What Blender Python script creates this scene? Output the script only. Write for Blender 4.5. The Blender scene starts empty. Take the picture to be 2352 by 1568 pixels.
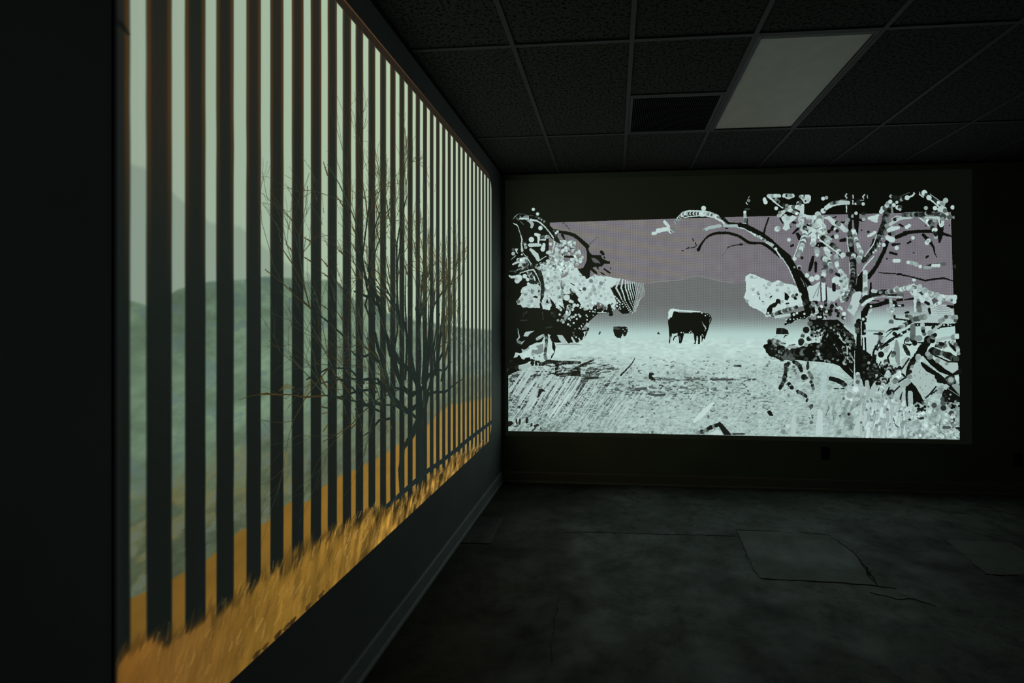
import bpy, bmesh, math
import numpy as np
from mathutils import Vector

# ------------------------------------------------------------------ camera, world, exposure
scene = bpy.context.scene
F_PX, CX, CY, YAW = 1130.82, 1316.49, 746.05, -0.0829      # focal length and principal point, 2352 x 1568 frame
CAM_H = 1.4993                                             # eye height above the floor
X_LEFT, Y_BACK, H_CEIL = -1.0736, 4.6394, 2.9341           # room planes (metres)
X_RIGHT, Y_FRONT = 4.6, -2.6
cam_data = bpy.data.cameras.new('camera')
cam = bpy.data.objects.new('camera', cam_data)
scene.collection.objects.link(cam)
cam.location = (0.0, 0.0, CAM_H)
cam.rotation_euler = (math.radians(90), 0.0, -YAW)
cam_data.sensor_fit = 'HORIZONTAL'
cam_data.sensor_width = 36.0
cam_data.lens = 36.0 * F_PX / 2352.0
cam_data.shift_x = (1176.0 - CX) / 2352.0
cam_data.shift_y = (CY - 784.0) / 2352.0
cam_data.clip_start = 0.01
scene.camera = cam
world = bpy.data.worlds.new('world')
scene.world = world
world.use_nodes = True
world.node_tree.nodes['Background'].inputs[0].default_value = (0, 0, 0, 1)
world.node_tree.nodes['Background'].inputs[1].default_value = 0.0
scene.view_settings.view_transform = 'Standard'
scene.view_settings.look = 'None'
scene.view_settings.exposure = 0.0
scene.view_settings.gamma = 1.0
scene.view_settings.use_curve_mapping = False
scene.cycles.max_bounces = 3            # a dim room lit by two pictures: three bounces are plenty
scene.cycles.diffuse_bounces = 2
scene.cycles.glossy_bounces = 1
scene.cycles.caustics_reflective = False
# ------------------------------------------------------------------ the two projected pictures, drawn procedurally
#DRAW-BEGIN
_c, _s = math.cos(YAW), math.sin(YAW)

def to_view(X, Y, Z):
    """world point -> pixel of the photograph (used to place traced outlines on the walls)"""
    a = _c * X - _s * Y
    d = _s * X + _c * Y
    return CX + F_PX * a / d, CY - F_PX * (Z - CAM_H) / d

def on_wall(wall, px, py):
    """pixel of the photograph -> (along, height) on a wall plane"""
    px = np.asarray(px, float); py = np.asarray(py, float)
    a = (px - CX) / F_PX
    dx, dy, dz = _c * a + _s, -_s * a + _c, -(py - CY) / F_PX
    if wall == 'back':
        t = Y_BACK / dy
        return t * dx, CAM_H + t * dz
    t = X_LEFT / dx
    return t * dy, CAM_H + t * dz

def smooth(e0, e1, x):
    t = np.clip((x - e0) / (e1 - e0), 0, 1)
    return t * t * (3 - 2 * t)

def vnoise(x, y, seed=0):
    """value noise 0..1"""
    xi = np.floor(x).astype(np.int64); yi = np.floor(y).astype(np.int64)
    fx = (x - xi).astype(np.float32); fy = (y - yi).astype(np.float32)
    fx = fx * fx * (3 - 2 * fx); fy = fy * fy * (3 - 2 * fy)
    def h(a, b):
        n = (a * 374761393 + b * 668265263 + seed * 974634777) & 0xFFFFFFFF
        n = ((n ^ (n >> 13)) * 1274126177) & 0xFFFFFFFF
        return ((n ^ (n >> 16)) & 0xFFFF).astype(np.float32) / 65535.0
    return ((h(xi, yi) * (1 - fx) + h(xi + 1, yi) * fx) * (1 - fy)
            + (h(xi, yi + 1) * (1 - fx) + h(xi + 1, yi + 1) * fx) * fy)

class Canvas:
    """picture on a wall; rgb 0..255 display values; shapes are given in photograph pixels"""
    def __init__(self, wall, a0, a1, z0, z1, w, h):
        self.wall, self.a0, self.a1, self.z0, self.z1, self.w, self.h = wall, a0, a1, z0, z1, w, h
        A = a0 + (np.arange(w, dtype=np.float32) + .5) / w * (a1 - a0)
        Z = z0 + (np.arange(h, dtype=np.float32) + .5) / h * (z1 - z0)     # row 0 = bottom
        self.A, self.Z = np.meshgrid(A, Z)
        if wall == 'back':
            self.px, self.py = to_view(self.A, np.float32(Y_BACK), self.Z)
        else:
            self.px, self.py = to_view(np.float32(X_LEFT), self.A, self.Z)
        self.px = self.px.astype(np.float32); self.py = self.py.astype(np.float32)
        self.rgb = np.zeros((h, w, 3), np.float32)
        self.zone(0, 0, 1)
    def zone(self, x0, y0, k):
        self.ox, self.oy, self.k = x0, y0, k
        return self
    def P(self, pts):
        q = np.asarray(pts, float).reshape(-1, 2)
        return np.stack([self.ox + q[:, 0] / self.k, self.oy + q[:, 1] / self.k], 1)
    def box(self, p, m):
        x0, x1 = p[:, 0].min() - m, p[:, 0].max() + m
        y0, y1 = p[:, 1].min() - m, p[:, 1].max() + m
        a, z = on_wall(self.wall, [x0, x1, x0, x1], [y0, y0, y1, y1])
        i0 = int((a.min() - self.a0) / (self.a1 - self.a0) * self.w) - 1
        i1 = int((a.max() - self.a0) / (self.a1 - self.a0) * self.w) + 2
        j0 = int((z.min() - self.z0) / (self.z1 - self.z0) * self.h) - 1
        j1 = int((z.max() - self.z0) / (self.z1 - self.z0) * self.h) + 2
        i0, i1 = max(i0, 0), min(i1, self.w); j0, j1 = max(j0, 0), min(j1, self.h)
        if i0 >= i1 or j0 >= j1:
            return None
        return slice(j0, j1), slice(i0, i1)
    def put(self, sl, cov, col):
        t = self.rgb[sl]
        t += cov[..., None] * (np.asarray(col, np.float32) - t)
    def dot(self, x, y, r, col, aa=.45, sq=1.0):
        p = self.P([(x, y)]); sl = self.box(p, r / self.k + 1)
        if sl is None: return
        rr = r / self.k
        d = np.hypot(self.px[sl] - p[0, 0], (self.py[sl] - p[0, 1]) / sq)
        self.put(sl, np.clip((rr - d) / (2 * aa) + .5, 0, 1), ink(col))
    def line(self, pts, w, col, aa=.45, alpha=1.0, jag=.6):
        """tapering stroke: w may be one width or one per point (zone units)"""
        p = self.P(pts); n = len(p)
        ws = np.broadcast_to(np.asarray(w, float), (n,)) / self.k / 2
        sl = self.box(p, ws.max() + 1)
        if sl is None: return
        cov = np.zeros(self.px[sl].shape, np.float32)
        X, Y = self.px[sl], self.py[sl]
        if jag:
            X = X + (vnoise(X / 2.3, Y / 2.3, 15) - .5) * 2 * jag
            Y = Y + (vnoise(X / 2.3, Y / 2.3, 19) - .5) * 2 * jag
        for i in range(n - 1):
            a, b = p[i], p[i + 1]; d = b - a; L = d @ d + 1e-9
            t = np.clip(((X - a[0]) * d[0] + (Y - a[1]) * d[1]) / L, 0, 1)
            dd = np.hypot(X - a[0] - t * d[0], Y - a[1] - t * d[1])
            ww = ws[i] + t * (ws[i + 1] - ws[i])
            np.maximum(cov, np.clip((ww - dd) / (2 * aa) + .5, 0, 1), out=cov)
        self.put(sl, cov * alpha, ink(col))
    def poly(self, pts, col, jag=0.0, alpha=1.0, mask=None):
        p = self.P(pts); sl = self.box(p, 2)
        if sl is None: return None
        X, Y = self.px[sl], self.py[sl]
        if jag:
            X = X + (vnoise(X / 2.6, Y / 2.6, 5) - .5) * 2 * jag
            Y = Y + (vnoise(X / 2.6, Y / 2.6, 9) - .5) * 2 * jag
        ins = np.zeros(X.shape, bool)
        n = len(p)
        for i in range(n):
            x0, y0 = p[i]; x1, y1 = p[(i + 1) % n]
            if y0 == y1: continue
            c = ((y0 > Y) != (y1 > Y)) & (X < (x1 - x0) * (Y - y0) / (y1 - y0) + x0)
            ins ^= c
        if mask == 'only':
            return sl, ins
        self.put(sl, ins.astype(np.float32) * alpha, ink(col))
    # ---- marks of the beaded / dotted picture
    def beads(self, pts, r, pal, step=.7, jit=.12, seed=1, sq=1.0, keep=1.0):
        """overlapping discs strung along a path, shades drawn from a palette"""
        rng = np.random.default_rng(seed)
        p = np.asarray(pts, float).reshape(-1, 2)
        rs = np.broadcast_to(np.asarray(r, float), (len(p),))
        for i in range(len(p) - 1):
            L = np.hypot(*(p[i + 1] - p[i])); n = max(1, int(L / (step * (rs[i] + rs[i + 1]) / 2)))
            for k in range(n):
                t = k / n; q = p[i] + t * (p[i + 1] - p[i]); rr = rs[i] + t * (rs[i + 1] - rs[i])
                if rng.random() > keep: continue
                g = pal[rng.integers(len(pal))] + rng.normal(0, .03)
                x, y = q[0] + rng.normal(0, jit * rr), q[1] + rng.normal(0, jit * rr); rr *= rng.uniform(.75, 1.0)
                self.dot(x, y, rr, g, sq=sq)
                if rng.random() < .45:                      # crescent: a second shade slipped over the first
                    self.dot(x + rng.normal(0, .3 * rr), y + rng.uniform(.1, .45) * rr, rr * .72, g + rng.choice([-.3, -.15, .1, .2]))
    def dots(self, lst, g=.95):
        for d in lst:
            self.dot(d[0], d[1], d[2], d[3] if len(d) > 3 else g)
    def cluster(self, pts, n, r0, r1, pal, seed=1, sq=1.0):
        """random discs scattered inside an outline"""
        rng = np.random.default_rng(seed)
        p = np.asarray(pts, float)
        lo, hi = p.min(0), p.max(0); m = len(p); k = 0; tries = 0
        while k < n and tries < n * 30:
            tries += 1
            x, y = lo + rng.random(2) * (hi - lo); ins = False
            for i in range(m):
                x0, y0 = p[i]; x1, y1 = p[(i + 1) % m]
                if (y0 > y) != (y1 > y) and x < (x1 - x0) * (y - y0) / (y1 - y0) + x0: ins = not ins
            if not ins: continue
            k += 1
            r = rng.uniform(r0, r1) * .8; g = pal[rng.integers(len(pal))] + rng.normal(0, .03)
            self.dot(x, y, r, g, sq=sq)
            if rng.random() < .5:
                self.dot(x + rng.normal(0, .3 * r), y + rng.uniform(.1, .5) * r, r * .75, g + rng.choice([-.22, -.12, -.06, .08]))

INK0 = np.array([8, 10, 7], np.float32); INK1 = np.array([194, 217, 213], np.float32)
def ink(g):
    if np.ndim(g): return np.asarray(g, np.float32)
    g = float(np.clip(g, 0, 1.1))
    return INK0 + (INK1 - INK0) * g
LITE = [1.0, .95, .9, .98, .8, .66, .95, .5]
MIX = [.95, .85, .6, .4, .25, .75, .98, .5]
GREY = [.35, .5, .6, .42, .28, .7]
DARK = [.03, .06, .12, .2, .04, .3, .02]
ZA1, ZA2, ZA3 = (1160, 470, 9.8), (1160, 620, 9.8), (1160, 760, 9.8)
ZA4, ZA5, ZA6 = (1380, 560, 8.711), (1500, 460, 9.8), (1500, 690, 9.8)
ZA7, ZA8 = (1700, 430, 9.8), (1700, 590, 9.8)
ZB1, ZB2, ZB3, ZB4 = (1930, 430, 8.4), (1930, 600, 8.4), (1730, 740, 9.8), (1940, 740, 8.4)
ZB5, ZB6, ZB7, ZB8 = (1780, 860, 10.4545), (1980, 860, 9.8), (1160, 880, 7.84), (1460, 830, 7.35)
ZW = (0, 0, 1)

def draw_back_picture():
    c = Canvas('back', -1.035, 3.16, 0.442, 2.88, 3210, 1866)
    rng = np.random.default_rng(7)
    px, py = c.px, c.py
    c.rgb[:] = (8, 9, 6)
    # ---------------- half-tone sky, hills and the bright meadow below them
    per = 2.05
    gx = .5 + .5 * np.cos(2 * np.pi * px / per); gy = .5 + .5 * np.cos(2 * np.pi * (py + .026 * (px - 1262)) / per)
    top = np.interp(px, [1160, 1262, 1553, 1700, 2183, 2240], [514, 511, 502, 497.5, 486.5, 485])
    right = np.interp(py, [480, 610, 700, 780, 880, 1020], [2183.5, 2187.5, 2190.5, 2195, 2203.5, 2204])
    bottom = np.interp(px, [1160, 1460, 1700, 2220], [989.3, 995, 1000, 1009.3])
    inside = (py > top) & (px < right) & (py < bottom) & (px > np.where(py < 700, 1260.5, 1167.5))
    ridge = np.interp(px, [1380, 1480, 1500, 1520, 1560, 1580, 1600, 1625, 1650, 1680, 1715, 2210],
                      [652, 653, 650, 646, 643, 638, 634, 638, 645, 651, 648, 660])
    band = np.sin((py - .2 * px + 7e-5 * (px - 1300) ** 2) / 4.2) * smooth(1720, 1480, px) * .7
    sky = np.stack([125 + 4 * band - 3 * smooth(1550, 1800, px), 122 + 3 * band - 4 * smooth(1550, 1800, px),
                    125 - 6 * band + 1 * smooth(1550, 1800, px)], -1)
    sky *= (1 + .06 * (vnoise(px / 14, py / 14, 3) - .5))[..., None]
    hill = np.stack([112 + 0 * px, 116 + 0 * px, 116 + 0 * px], -1)
    under = smooth(-1.5, 1.5, py - ridge) * smooth(1900, 1840, px)
    tone = sky + (hill - sky) * under[..., None]
    glow = smooth(725, 780, py) * .95                       # dots swell to white towards the meadow
    glow = np.maximum(glow, smooth(1940, 1980, px) * smooth(690, 745, py) * .8)
    glow = np.clip(glow + .16 * smooth(690, 740, py), 0, 1)
    white = np.array([176, 205, 199], np.float32)
    lit = np.clip(gx * gy * 2.3, 0, 1)
    lin = lambda v: (v / 255.0) ** 2.2
    # keep the mean light of a cell at `tone` while the dots themselves are bright
    mean = lin(tone) + (lin(white) - lin(tone)) * glow[..., None]
    patt = .28 + .72 * (lit / .50)
    patt = patt + (1 - patt) * (glow ** 1.5)[..., None][..., 0]
    half = 255 * np.clip(mean * patt[..., None], 0, .9) ** (1 / 2.2)
    field = smooth(768, 790, py)
    n1 = vnoise(px / 9, py / 4, 11); n2 = vnoise(px / 3.2, py / 1.6, 12); n3 = vnoise(px / 40, py / 18, 13)
    n4 = vnoise(np.floor(px / 4.2) * .77, np.floor(py / 2.2) * .77, 14); n5 = vnoise((px + .6 * py) / 2.4, py / 7, 16)
    rough = smooth(800, 880, py)
    base = np.array([190, 217, 210], np.float32) * (1.04 - .10 * n1 - rough * (.11 * n2 + .17 * smooth(.55, 1, n4) * (.4 + n3) + .09 * n5) - .05 * n3)[..., None]
    pic = half + (base - half) * field[..., None]
    # blocky dark marks of the meadow, denser in the band below the cows
    blk = vnoise(np.floor(px / 4.4) * .9, np.floor(py / 2.3) * .75, 21)
    dens = (smooth(800, 850, py) * smooth(960, 900, py) * .5 + smooth(860, 872, py) * smooth(915, 890, py) * smooth(1360, 1430, px) * smooth(1760, 1600, px) * .6
            + .25 * smooth(790, 880, py)) * smooth(1330, 1480, px) * smooth(1900, 1760, px)
    pic *= (1 - .5 * smooth(.9 - .24 * dens, 1.0 - .1 * dens, blk) * smooth(.05, .3, dens))[..., None]
    # slanting brushed blades in the lower left
    u = (px + py * .72); v = (py - px * .3)
    sl1 = vnoise(u / 5.5, v / 22, 31); sl2 = vnoise(px / 6, py / 1.5, 32)
    wleft = smooth(1480, 1300, px) * smooth(845, 870, py) * (.45 + .55 * smooth(975, 930, py))
    sl3 = vnoise((px - py * .5) / 3, (py + .8 * px) / 2, 33)
    pic *= (1 - wleft * (.6 * smooth(.42, .8, sl1) * smooth(.3, .6, sl2) + .28 * smooth(.55, .75, sl3) + .03))[..., None]
    # soft round blades in the lower right
    sr1 = vnoise((px + py * .25) / 7, py / 14, 41)
    wr = smooth(1850, 1950, px) * smooth(900, 930, py)
    pic *= (1 - wr * .22 * smooth(.35, .8, sr1))[..., None]
    c.rgb[inside] = pic[inside]
    del pic, half, base, sky, hill, mean, tone
    # ridge line
    c.zone(*ZW)
    c.line([(1492, 650), (1520, 646), (1560, 643), (1580, 638), (1600, 634), (1622, 637), (1650, 645), (1685, 650)], .9, .75, alpha=.7)
    # meadow dashes
    def dashes(n, x0, x1, y0, y1, l0, l1, w0, w1, g0, g1, slope=0.0):
        for _ in range(n):
            x, y = rng.uniform(x0, x1), rng.uniform(y0, y1); L = rng.uniform(l0, l1)
            c.line([(x, y), (x + L, y - L * slope + rng.normal(0, .2))], rng.uniform(w0, w1), rng.uniform(g0, g1), alpha=rng.uniform(.5, 1))
    dashes(170, 1330, 1960, 800, 990, 3, 12, .8, 1.8, .55, .8)
    dashes(60, 1500, 1720, 866, 874, 3, 9, 1.4, 2.4, .15, .5)
    dashes(110, 1370, 1640, 884, 906, 2, 9, 1.2, 2.6, .15, .55)
    dashes(80, 1420, 1800, 900, 935, 2, 6, 1, 2.2, .35, .65)
    dashes(120, 1480, 1900, 930, 992, 2, 6, .8, 1.8, .5, .75)
    dashes(60, 1300, 1420, 815, 850, 5, 16, .8, 1.6, .5, .75)
    dashes(430, 1170, 1340, 858, 935, 2, 9, 1.2, 2.8, .03, .4, -.5)
    dashes(150, 1170, 1420, 845, 885, 4, 16, 1.2, 3, .03, .5, .1)
    dashes(160, 1170, 1460, 900, 988, 2, 6, .8, 1.6, .3, .65, 1.1)
    dashes(90, 1168, 1440, 870, 985, 14, 46, .9, 2.2, .88, 1.0, 1.35)
    dashes(40, 1168, 1300, 872, 960, 18, 40, 2.5, 5, .82, .92, 1.6)
    dashes(120, 1250, 1700, 905, 992, 8, 22, .7, 1.4, .85, 1.02, 1.5)
    dashes(60, 1180, 1340, 870, 960, 16, 40, 1.5, 4, .88, 1.0, 1.5)
    # ---------------- dark marks lying in the meadow
    c.zone(*ZB8)
    c.poly([(215, 240), (230, 185), (310, 200), (310, 225), (270, 240), (340, 320), (270, 310), (225, 290)], .08, jag=.6)
    c.line([(1670, 72), (1770, 72)], 36, .4); c.line([(1720, 78), (1768, 76)], 26, .15)
    c.poly([(2215, 845), (2275, 820), (2330, 915), (2260, 918)], .05, jag=.5)
    c.line([(1640, 1222), (1830, 1222)], 26, .15)
    c.poly([(1360, 1050), (1420, 1015), (1470, 1060), (1625, 1240), (1490, 1240), (1420, 1120)], .07)
    c.beads([(1060, 1200), (1160, 1170), (1230, 1130), (1320, 1090), (1400, 1060)], 42, [.6, .1, .3, .08, .5], step=.9, jit=.06, seed=3)
    c.poly([(1240, 1230), (1380, 1140), (1490, 1236)], .95)
    c.line([(1000, 1000), (1150, 860), (1300, 700)], [60, 90, 50], .98)
    c.poly([(1200, 920), (1225, 890), (1250, 930), (1225, 965)], .45)
    c.line([(1255, 820), (1290, 842), (1335, 828)], 12, .2)
    c.line([(225, 545), (330, 570), (480, 560)], 40, .2, alpha=.8); c.line([(240, 430), (300, 440)], 40, .45)
    c.line([(0, 470), (170, 450)], 44, .25, alpha=.8); c.line([(400, 400), (460, 410), (420, 460)], 18, .2)
    for x, w in ((600, 120), (1000, 150), (1300, 70), (1400, 90), (1500, 60), (1590, 70), (1920, 40), (2000, 40)):
        c.line([(x - w / 2, 302), (x + w / 2, 302 - 4)], 26, .3 if w < 100 else .45)
    # twigs in the meadow (left)
    c.zone(1150, 700, 4.276)
    c.beads([(1180, 690), (1220, 650), (1260, 610), (1295, 565), (1320, 520)], [9, 8, 8, 6, 4], [.15, .3, .05, .2], step=.8, seed=5)
    c.line([(920, 670), (980, 640), (1060, 620)], [9, 7, 4], .15)
    c.line([(870, 690), (905, 610)], [10, 5], .2); c.line([(700, 650), (760, 610), (910, 540)], [30, 26, 14], .06)
    c.beads([(700, 650), (800, 590), (910, 542)], [13, 11, 8], DARK, seed=6)
    # ---------------- cows
    c.zone(*ZA6)
    cow = [(345, 420), (335, 480), (350, 600), (360, 740), (370, 860), (352, 930), (365, 968), (385, 966), (395, 870), (420, 800), (425, 740),
           (455, 750), (500, 740), (540, 760), (560, 780), (480, 800), (445, 870), (455, 918), (490, 830), (560, 790), (580, 850), (585, 960),
           (630, 965), (665, 880), (700, 740), (915, 745), (925, 860), (940, 945), (910, 970), (960, 975), (975, 840), (1000, 790), (1015, 850),
           (1010, 960), (1000, 975), (1055, 975), (1060, 800), (1090, 780), (1095, 945), (1130, 840), (1160, 880), (1190, 790), (1240, 650),
           (1275, 520), (1300, 500), (1320, 410), (1300, 340), (1250, 290), (1120, 270), (1060, 250), (850, 260), (560, 250), (470, 240), (430, 330)]
    c.poly(cow, .015)
    c.poly([(340, 260), (380, 195), (450, 180), (560, 200), (700, 215), (850, 225), (1050, 240), (1110, 270), (1110, 305), (1060, 265), (900, 262),
            (780, 275), (600, 270), (560, 250), (480, 240), (455, 260), (440, 330), (420, 380), (370, 385), (375, 420), (340, 425)], 1.0, jag=.5)
    c.poly([(590, 240), (900, 262), (880, 278), (560, 268)], .7)
    c.dots([(1175, 338, 17), (1222, 315, 11), (1272, 348, 11), (1145, 270, 9), (1185, 282, 8), (1255, 300, 8), (633, 720, 16), (683, 722, 14, .8), (820, 722, 17),
            (875, 728, 15), (850, 692, 16, .8), (490, 765, 18), (535, 745, 18), (1145, 560, 16), (1170, 592, 17), (1185, 625, 15), (1110, 770, 14), (1130, 800, 11)])
    c.line([(1105, 480), (1125, 530), (1150, 570), (1185, 620), (1165, 680)], [6, 14, 14, 18, 12], .85)
    c.line([(1300, 400), (1280, 440), (1275, 500)], 9, .9); c.line([(390, 800), (400, 880), (390, 950)], [10, 22, 18], .9)
    c.line([(600, 800), (610, 900)], 14, .55); c.line([(985, 800), (975, 900)], 16, .6)
    c.zone(1150, 700, 4.276)
    c.poly([(1110, 215), (1180, 212), (1240, 215), (1250, 260), (1230, 300), (1210, 310), (1200, 280), (1180, 325), (1150, 325), (1120, 300), (1105, 260)], .05, jag=.8)
    c.line([(1115, 225), (1160, 235)], 20, .3); c.dots([(1202, 240, 6), (1220, 258, 5), (1236, 232, 4)])
    c.poly([(960, 290), (970, 262), (985, 262), (975, 290)], .15); c.poly([(1535, 285), (1548, 262), (1566, 290)], .1)
    # calf at the right
    c.zone(*ZB3)
    c.poly([(510, 265), (525, 130), (690, 130), (780, 180), (800, 265), (720, 265)], .05, jag=.4); c.line([(640, 160), (640, 260)], 30, .3, alpha=.5)
    c.line([(690, 345), (720, 300), (770, 290)], [18, 30, 8], .1); c.line([(500, 320), (530, 300)], 12, .6)
    # ---------------- left tree : black limbs across the sky
    c.zone(*ZA1)
    c.poly([(960, 380), (1008, 395), (1010, 470), (1090, 550), (1200, 560), (1240, 600), (1180, 650), (1180, 760), (1090, 800), (990, 700)], .0)
    c.line([(1180, 600), (1400, 640), (1560, 690), (1700, 800), (1850, 940)], [60, 75, 80, 80, 100], .01)
    c.line([(1290, 680), (1340, 790)], [60, 24], .02)
    c.poly([(1800, 930), (1860, 950), (1900, 1070), (1960, 1130), (2130, 1135), (2160, 1200), (2300, 1265), (2360, 1275), (2360, 1330), (2230, 1330),
            (2180, 1390), (2010, 1400), (1920, 1450), (1850, 1450), (1830, 1580), (1690, 1580), (1640, 1450), (1760, 1420), (1810, 1330), (1840, 1250), (1840, 1060)], .01)
    c.poly([(1940, 1200), (2020, 1200), (2110, 1260), (2150, 1340), (2080, 1300), (2010, 1340)], (92, 90, 92))
    c.line([(2170, 1060), (2200, 1100)], 70, .02); c.line([(2230, 1180), (2240, 1200)], 28, .02); c.line([(1860, 910), (1880, 920)], 24, .05)
    c.line([(1310, 415), (1320, 418)], 22, .1); c.line([(1360, 440), (1420, 520), (1460, 580)], 12, .2)
    c.line([(1880, 900), (1980, 820), (2080, 730)], 10, .25, alpha=.5)
    c.zone(1150, 400, 4.276)
    c.line([(870, 805), (980, 800), (1000, 870), (1060, 862)], [16, 14, 24, 16], .02); c.line([(985, 768), (1010, 785)], 22, .02)
    c.line([(1015, 930), (1072, 968)], [14, 16], .02); c.line([(900, 870), (940, 890), (960, 930)], [30, 20, 12], .02)
    c.line([(985, 965), (1015, 985)], 12, .02); c.line([(880, 920), (940, 970)], [34, 20], .02); c.line([(860, 880), (840, 1000)], [46, 70], .01)
    c.line([(860, 700), (900, 665), (955, 615)], 4, .25, alpha=.6); c.line([(1080, 930), (1082, 920)], 10, .1); c.line([(1100, 890), (1160, 800)], 3, .3, alpha=.5)
    # black ground behind the left tree
    c.zone(*ZA2)
    c.poly([(1500, 430), (1640, 590), (1700, 700), (1780, 780), (1850, 900), (2000, 820), (2120, 760), (2300, 830), (2352, 900), (2330, 960), (2110, 965), (2000, 1060),
            (1900, 1150), (1850, 1220), (1500, 1300), (1300, 900), (1420, 700)], .01)
    c.poly([(1740, 910), (1790, 930), (1840, 880), (1920, 900), (1940, 1040), (1820, 1040), (1810, 1170), (1780, 1170), (1770, 1060), (1700, 1000)], (84, 86, 84))
    c.poly([(2080, 740), (2200, 780), (2290, 830), (2210, 930), (2190, 830), (2110, 880), (2060, 800)], (92, 92, 92))
    c.zone(*ZA3)
    c.poly([(-10, -700), (-10, 1050), (150, 960), (330, 880), (280, 790), (330, 760), (440, 740), (520, 700), (590, 660), (560, 590), (470, 600), (430, 640),
            (380, 630), (320, 540), (190, 600), (240, 480), (330, 500), (400, 480), (560, 390), (510, 350), (600, 310), (700, 260), (760, 260), (830, 240),
            (870, 150), (860, 80), (760, 160), (720, 190), (690, 160), (860, 60), (900, 130), (960, 130), (970, 60), (1030, 100), (990, 140), (1030, 210),
            (1060, 240), (1130, 260), (1290, 260), (1170, 90), (1290, 90), (1420, 280), (1500, 260), (1560, 270), (1500, 170), (1520, 140), (1600, 260),
            (1640, 260), (1700, 230), (1800, 140), (1870, 10), (1900, -60), (1800, -130), (1850, -200), (2000, -350), (2100, -440), (1800, -500), (1500, -700)], .01, jag=.5)
    c.poly([(410, 110), (460, 20), (600, 0), (670, -5), (540, 130)], .85, jag=.6); c.line([(285, -60), (300, 0), (308, 90)], [6, 16, 22], .8)
    c.line([(270, 200), (310, 160), (320, 110)], 30, .8); c.line([(300, 240), (420, 290)], 70, .5); c.line([(390, 270), (500, 180)], [50, 20], .75)
    c.poly([(190, 605), (240, 480), (310, 530), (280, 580)], .88, jag=.4)
    c.poly([(365, 400), (450, 420), (520, 370), (560, 400), (520, 440), (390, 480)], .8, jag=.8)
    c.poly([(340, 350), (560, 60), (690, -20), (830, 30), (700, 150), (500, 390), (400, 400)], .02)
    c.cluster([(590, 500), (640, 480), (780, 520), (780, 600), (620, 600)], 16, 16, 30, [.6, .85, .3, .9], seed=8)
    c.poly([(280, 800), (560, 740), (640, 790), (420, 860), (330, 850)], .8, jag=.8)
    c.line([(720, 180), (800, 150), (880, 90)], [60, 50, 20], .75)
    c.poly([(600, 420), (740, 420), (700, 330), (860, 290), (860, 470), (780, 520), (600, 500)], .6, jag=1.0)
    c.beads([(930, 130), (935, 280), (910, 420), (900, 540), (925, 650)], [40, 36, 36, 34, 40], [.3, .45, .2, .55, .15], step=.55, jit=.05, seed=9)
    c.line([(990, 100), (1000, 160), (1030, 210)], 24, .85)
    c.poly([(1060, 240), (1110, 260), (1140, 360), (1120, 470), (1080, 560), (1020, 650), (1040, 560), (1110, 470), (1060, 380)], .03)
    c.poly([(1170, 90), (1290, 90), (1420, 290), (1300, 300), (1220, 190)], .85, jag=.5)
    c.line([(1510, 150), (1570, 270)], 46, .9); c.line([(1660, 170), (1690, 210), (1650, 270)], [20, 30, 20], .9); c.line([(1800, 30), (1790, 110), (1760, 160)], 30, .9)
    c.dots([(1600, 137, 20), (1662, 168, 18), (1540, 40, 26, .3), (1550, 100, 22, .35), (1845, 15, 15), (1790, 35, 26)])
    c.poly([(1750, 320), (1600, 280), (1420, 285), (1160, 300), (1160, 320), (1500, 310)], .5, alpha=.6)
    # stump and logs
    c.line([(1000, 680), (1200, 710), (1400, 710), (1680, 710)], [70, 80, 80, 60], .05)
    c.beads([(1300, 700), (1680, 720)], 34, [.1, .25, .05, .4], seed=10); c.line([(1165, 740), (1160, 960)], [90, 80], .04)
    c.line([(860, 740), (960, 690), (1060, 680)], [70, 90, 50], .1); c.cluster([(580, 640), (860, 700), (820, 790), (600, 760)], 26, 18, 40, [.05, .1, .2, .03], seed=11)
    c.cluster([(60, 640), (340, 660), (280, 850), (60, 880)], 16, 30, 60, [.02, .05, .08], seed=12)
    c.poly([(980, 940), (1500, 930), (1520, 850), (1700, 830), (1700, 1030), (1500, 1000), (1200, 1010)], .07, jag=1.2)
    c.line([(1780, 1060), (2080, 1050)], 60, .15); c.cluster([(1200, 800), (1500, 820), (1400, 960), (1240, 960)], 24, 10, 26, [.1, .5, .8, .3], seed=13)
    for _ in range(150):
        x, y = rng.uniform(600, 2250), rng.uniform(700, 1080); L = rng.uniform(20, 110)
        c.line([(x, y), (x + L, y + rng.uniform(-.6, .3) * L * .5)], rng.uniform(8, 26), [.04, .1, .25, .5, .85][rng.integers(5)], alpha=.8)
    c.line([(470, 1050), (640, 850), (740, 780)], [26, 22, 10], .85); c.line([(560, 1500), (880, 900)], [60, 44], .86); c.line([(110, 1350), (420, 900)], [70, 40], .86)
    c.beads([(720, 1480), (800, 1250), (880, 1050), (930, 830)], [36, 38, 38, 40], [.85, .75, .92, .65], step=.5, seed=14)
    c.poly([(760, 1300), (830, 1290), (920, 1360), (830, 1370), (770, 1480), (720, 1510)], .1, jag=1)
    c.zone(*ZB7)
    c.poly([(45, 680), (120, 680), (155, 720), (100, 775), (45, 780)], .06); c.line([(200, 650), (215, 730)], 26, .1); c.line([(270, 650), (260, 730)], 34, .15)
    c.line([(395, 630), (390, 700)], 40, .08); c.line([(470, 760), (480, 730)], 34, .15); c.line([(540, 770), (590, 750)], 44, .15); c.line([(490, 860), (550, 800)], 24, .2)
    c.line([(165, 770), (230, 770)], 22, .25); c.line([(640, 800), (650, 820)], 22, .2)
    # ---------------- left tree : bright outlines, dots and leaf masses
    c.zone(*ZA1)
    c.dots([(637, 105, 38), (733, 208, 38), (798, 526, 50), (595, 785, 62, .95), (1025, 885, 36)])
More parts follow.
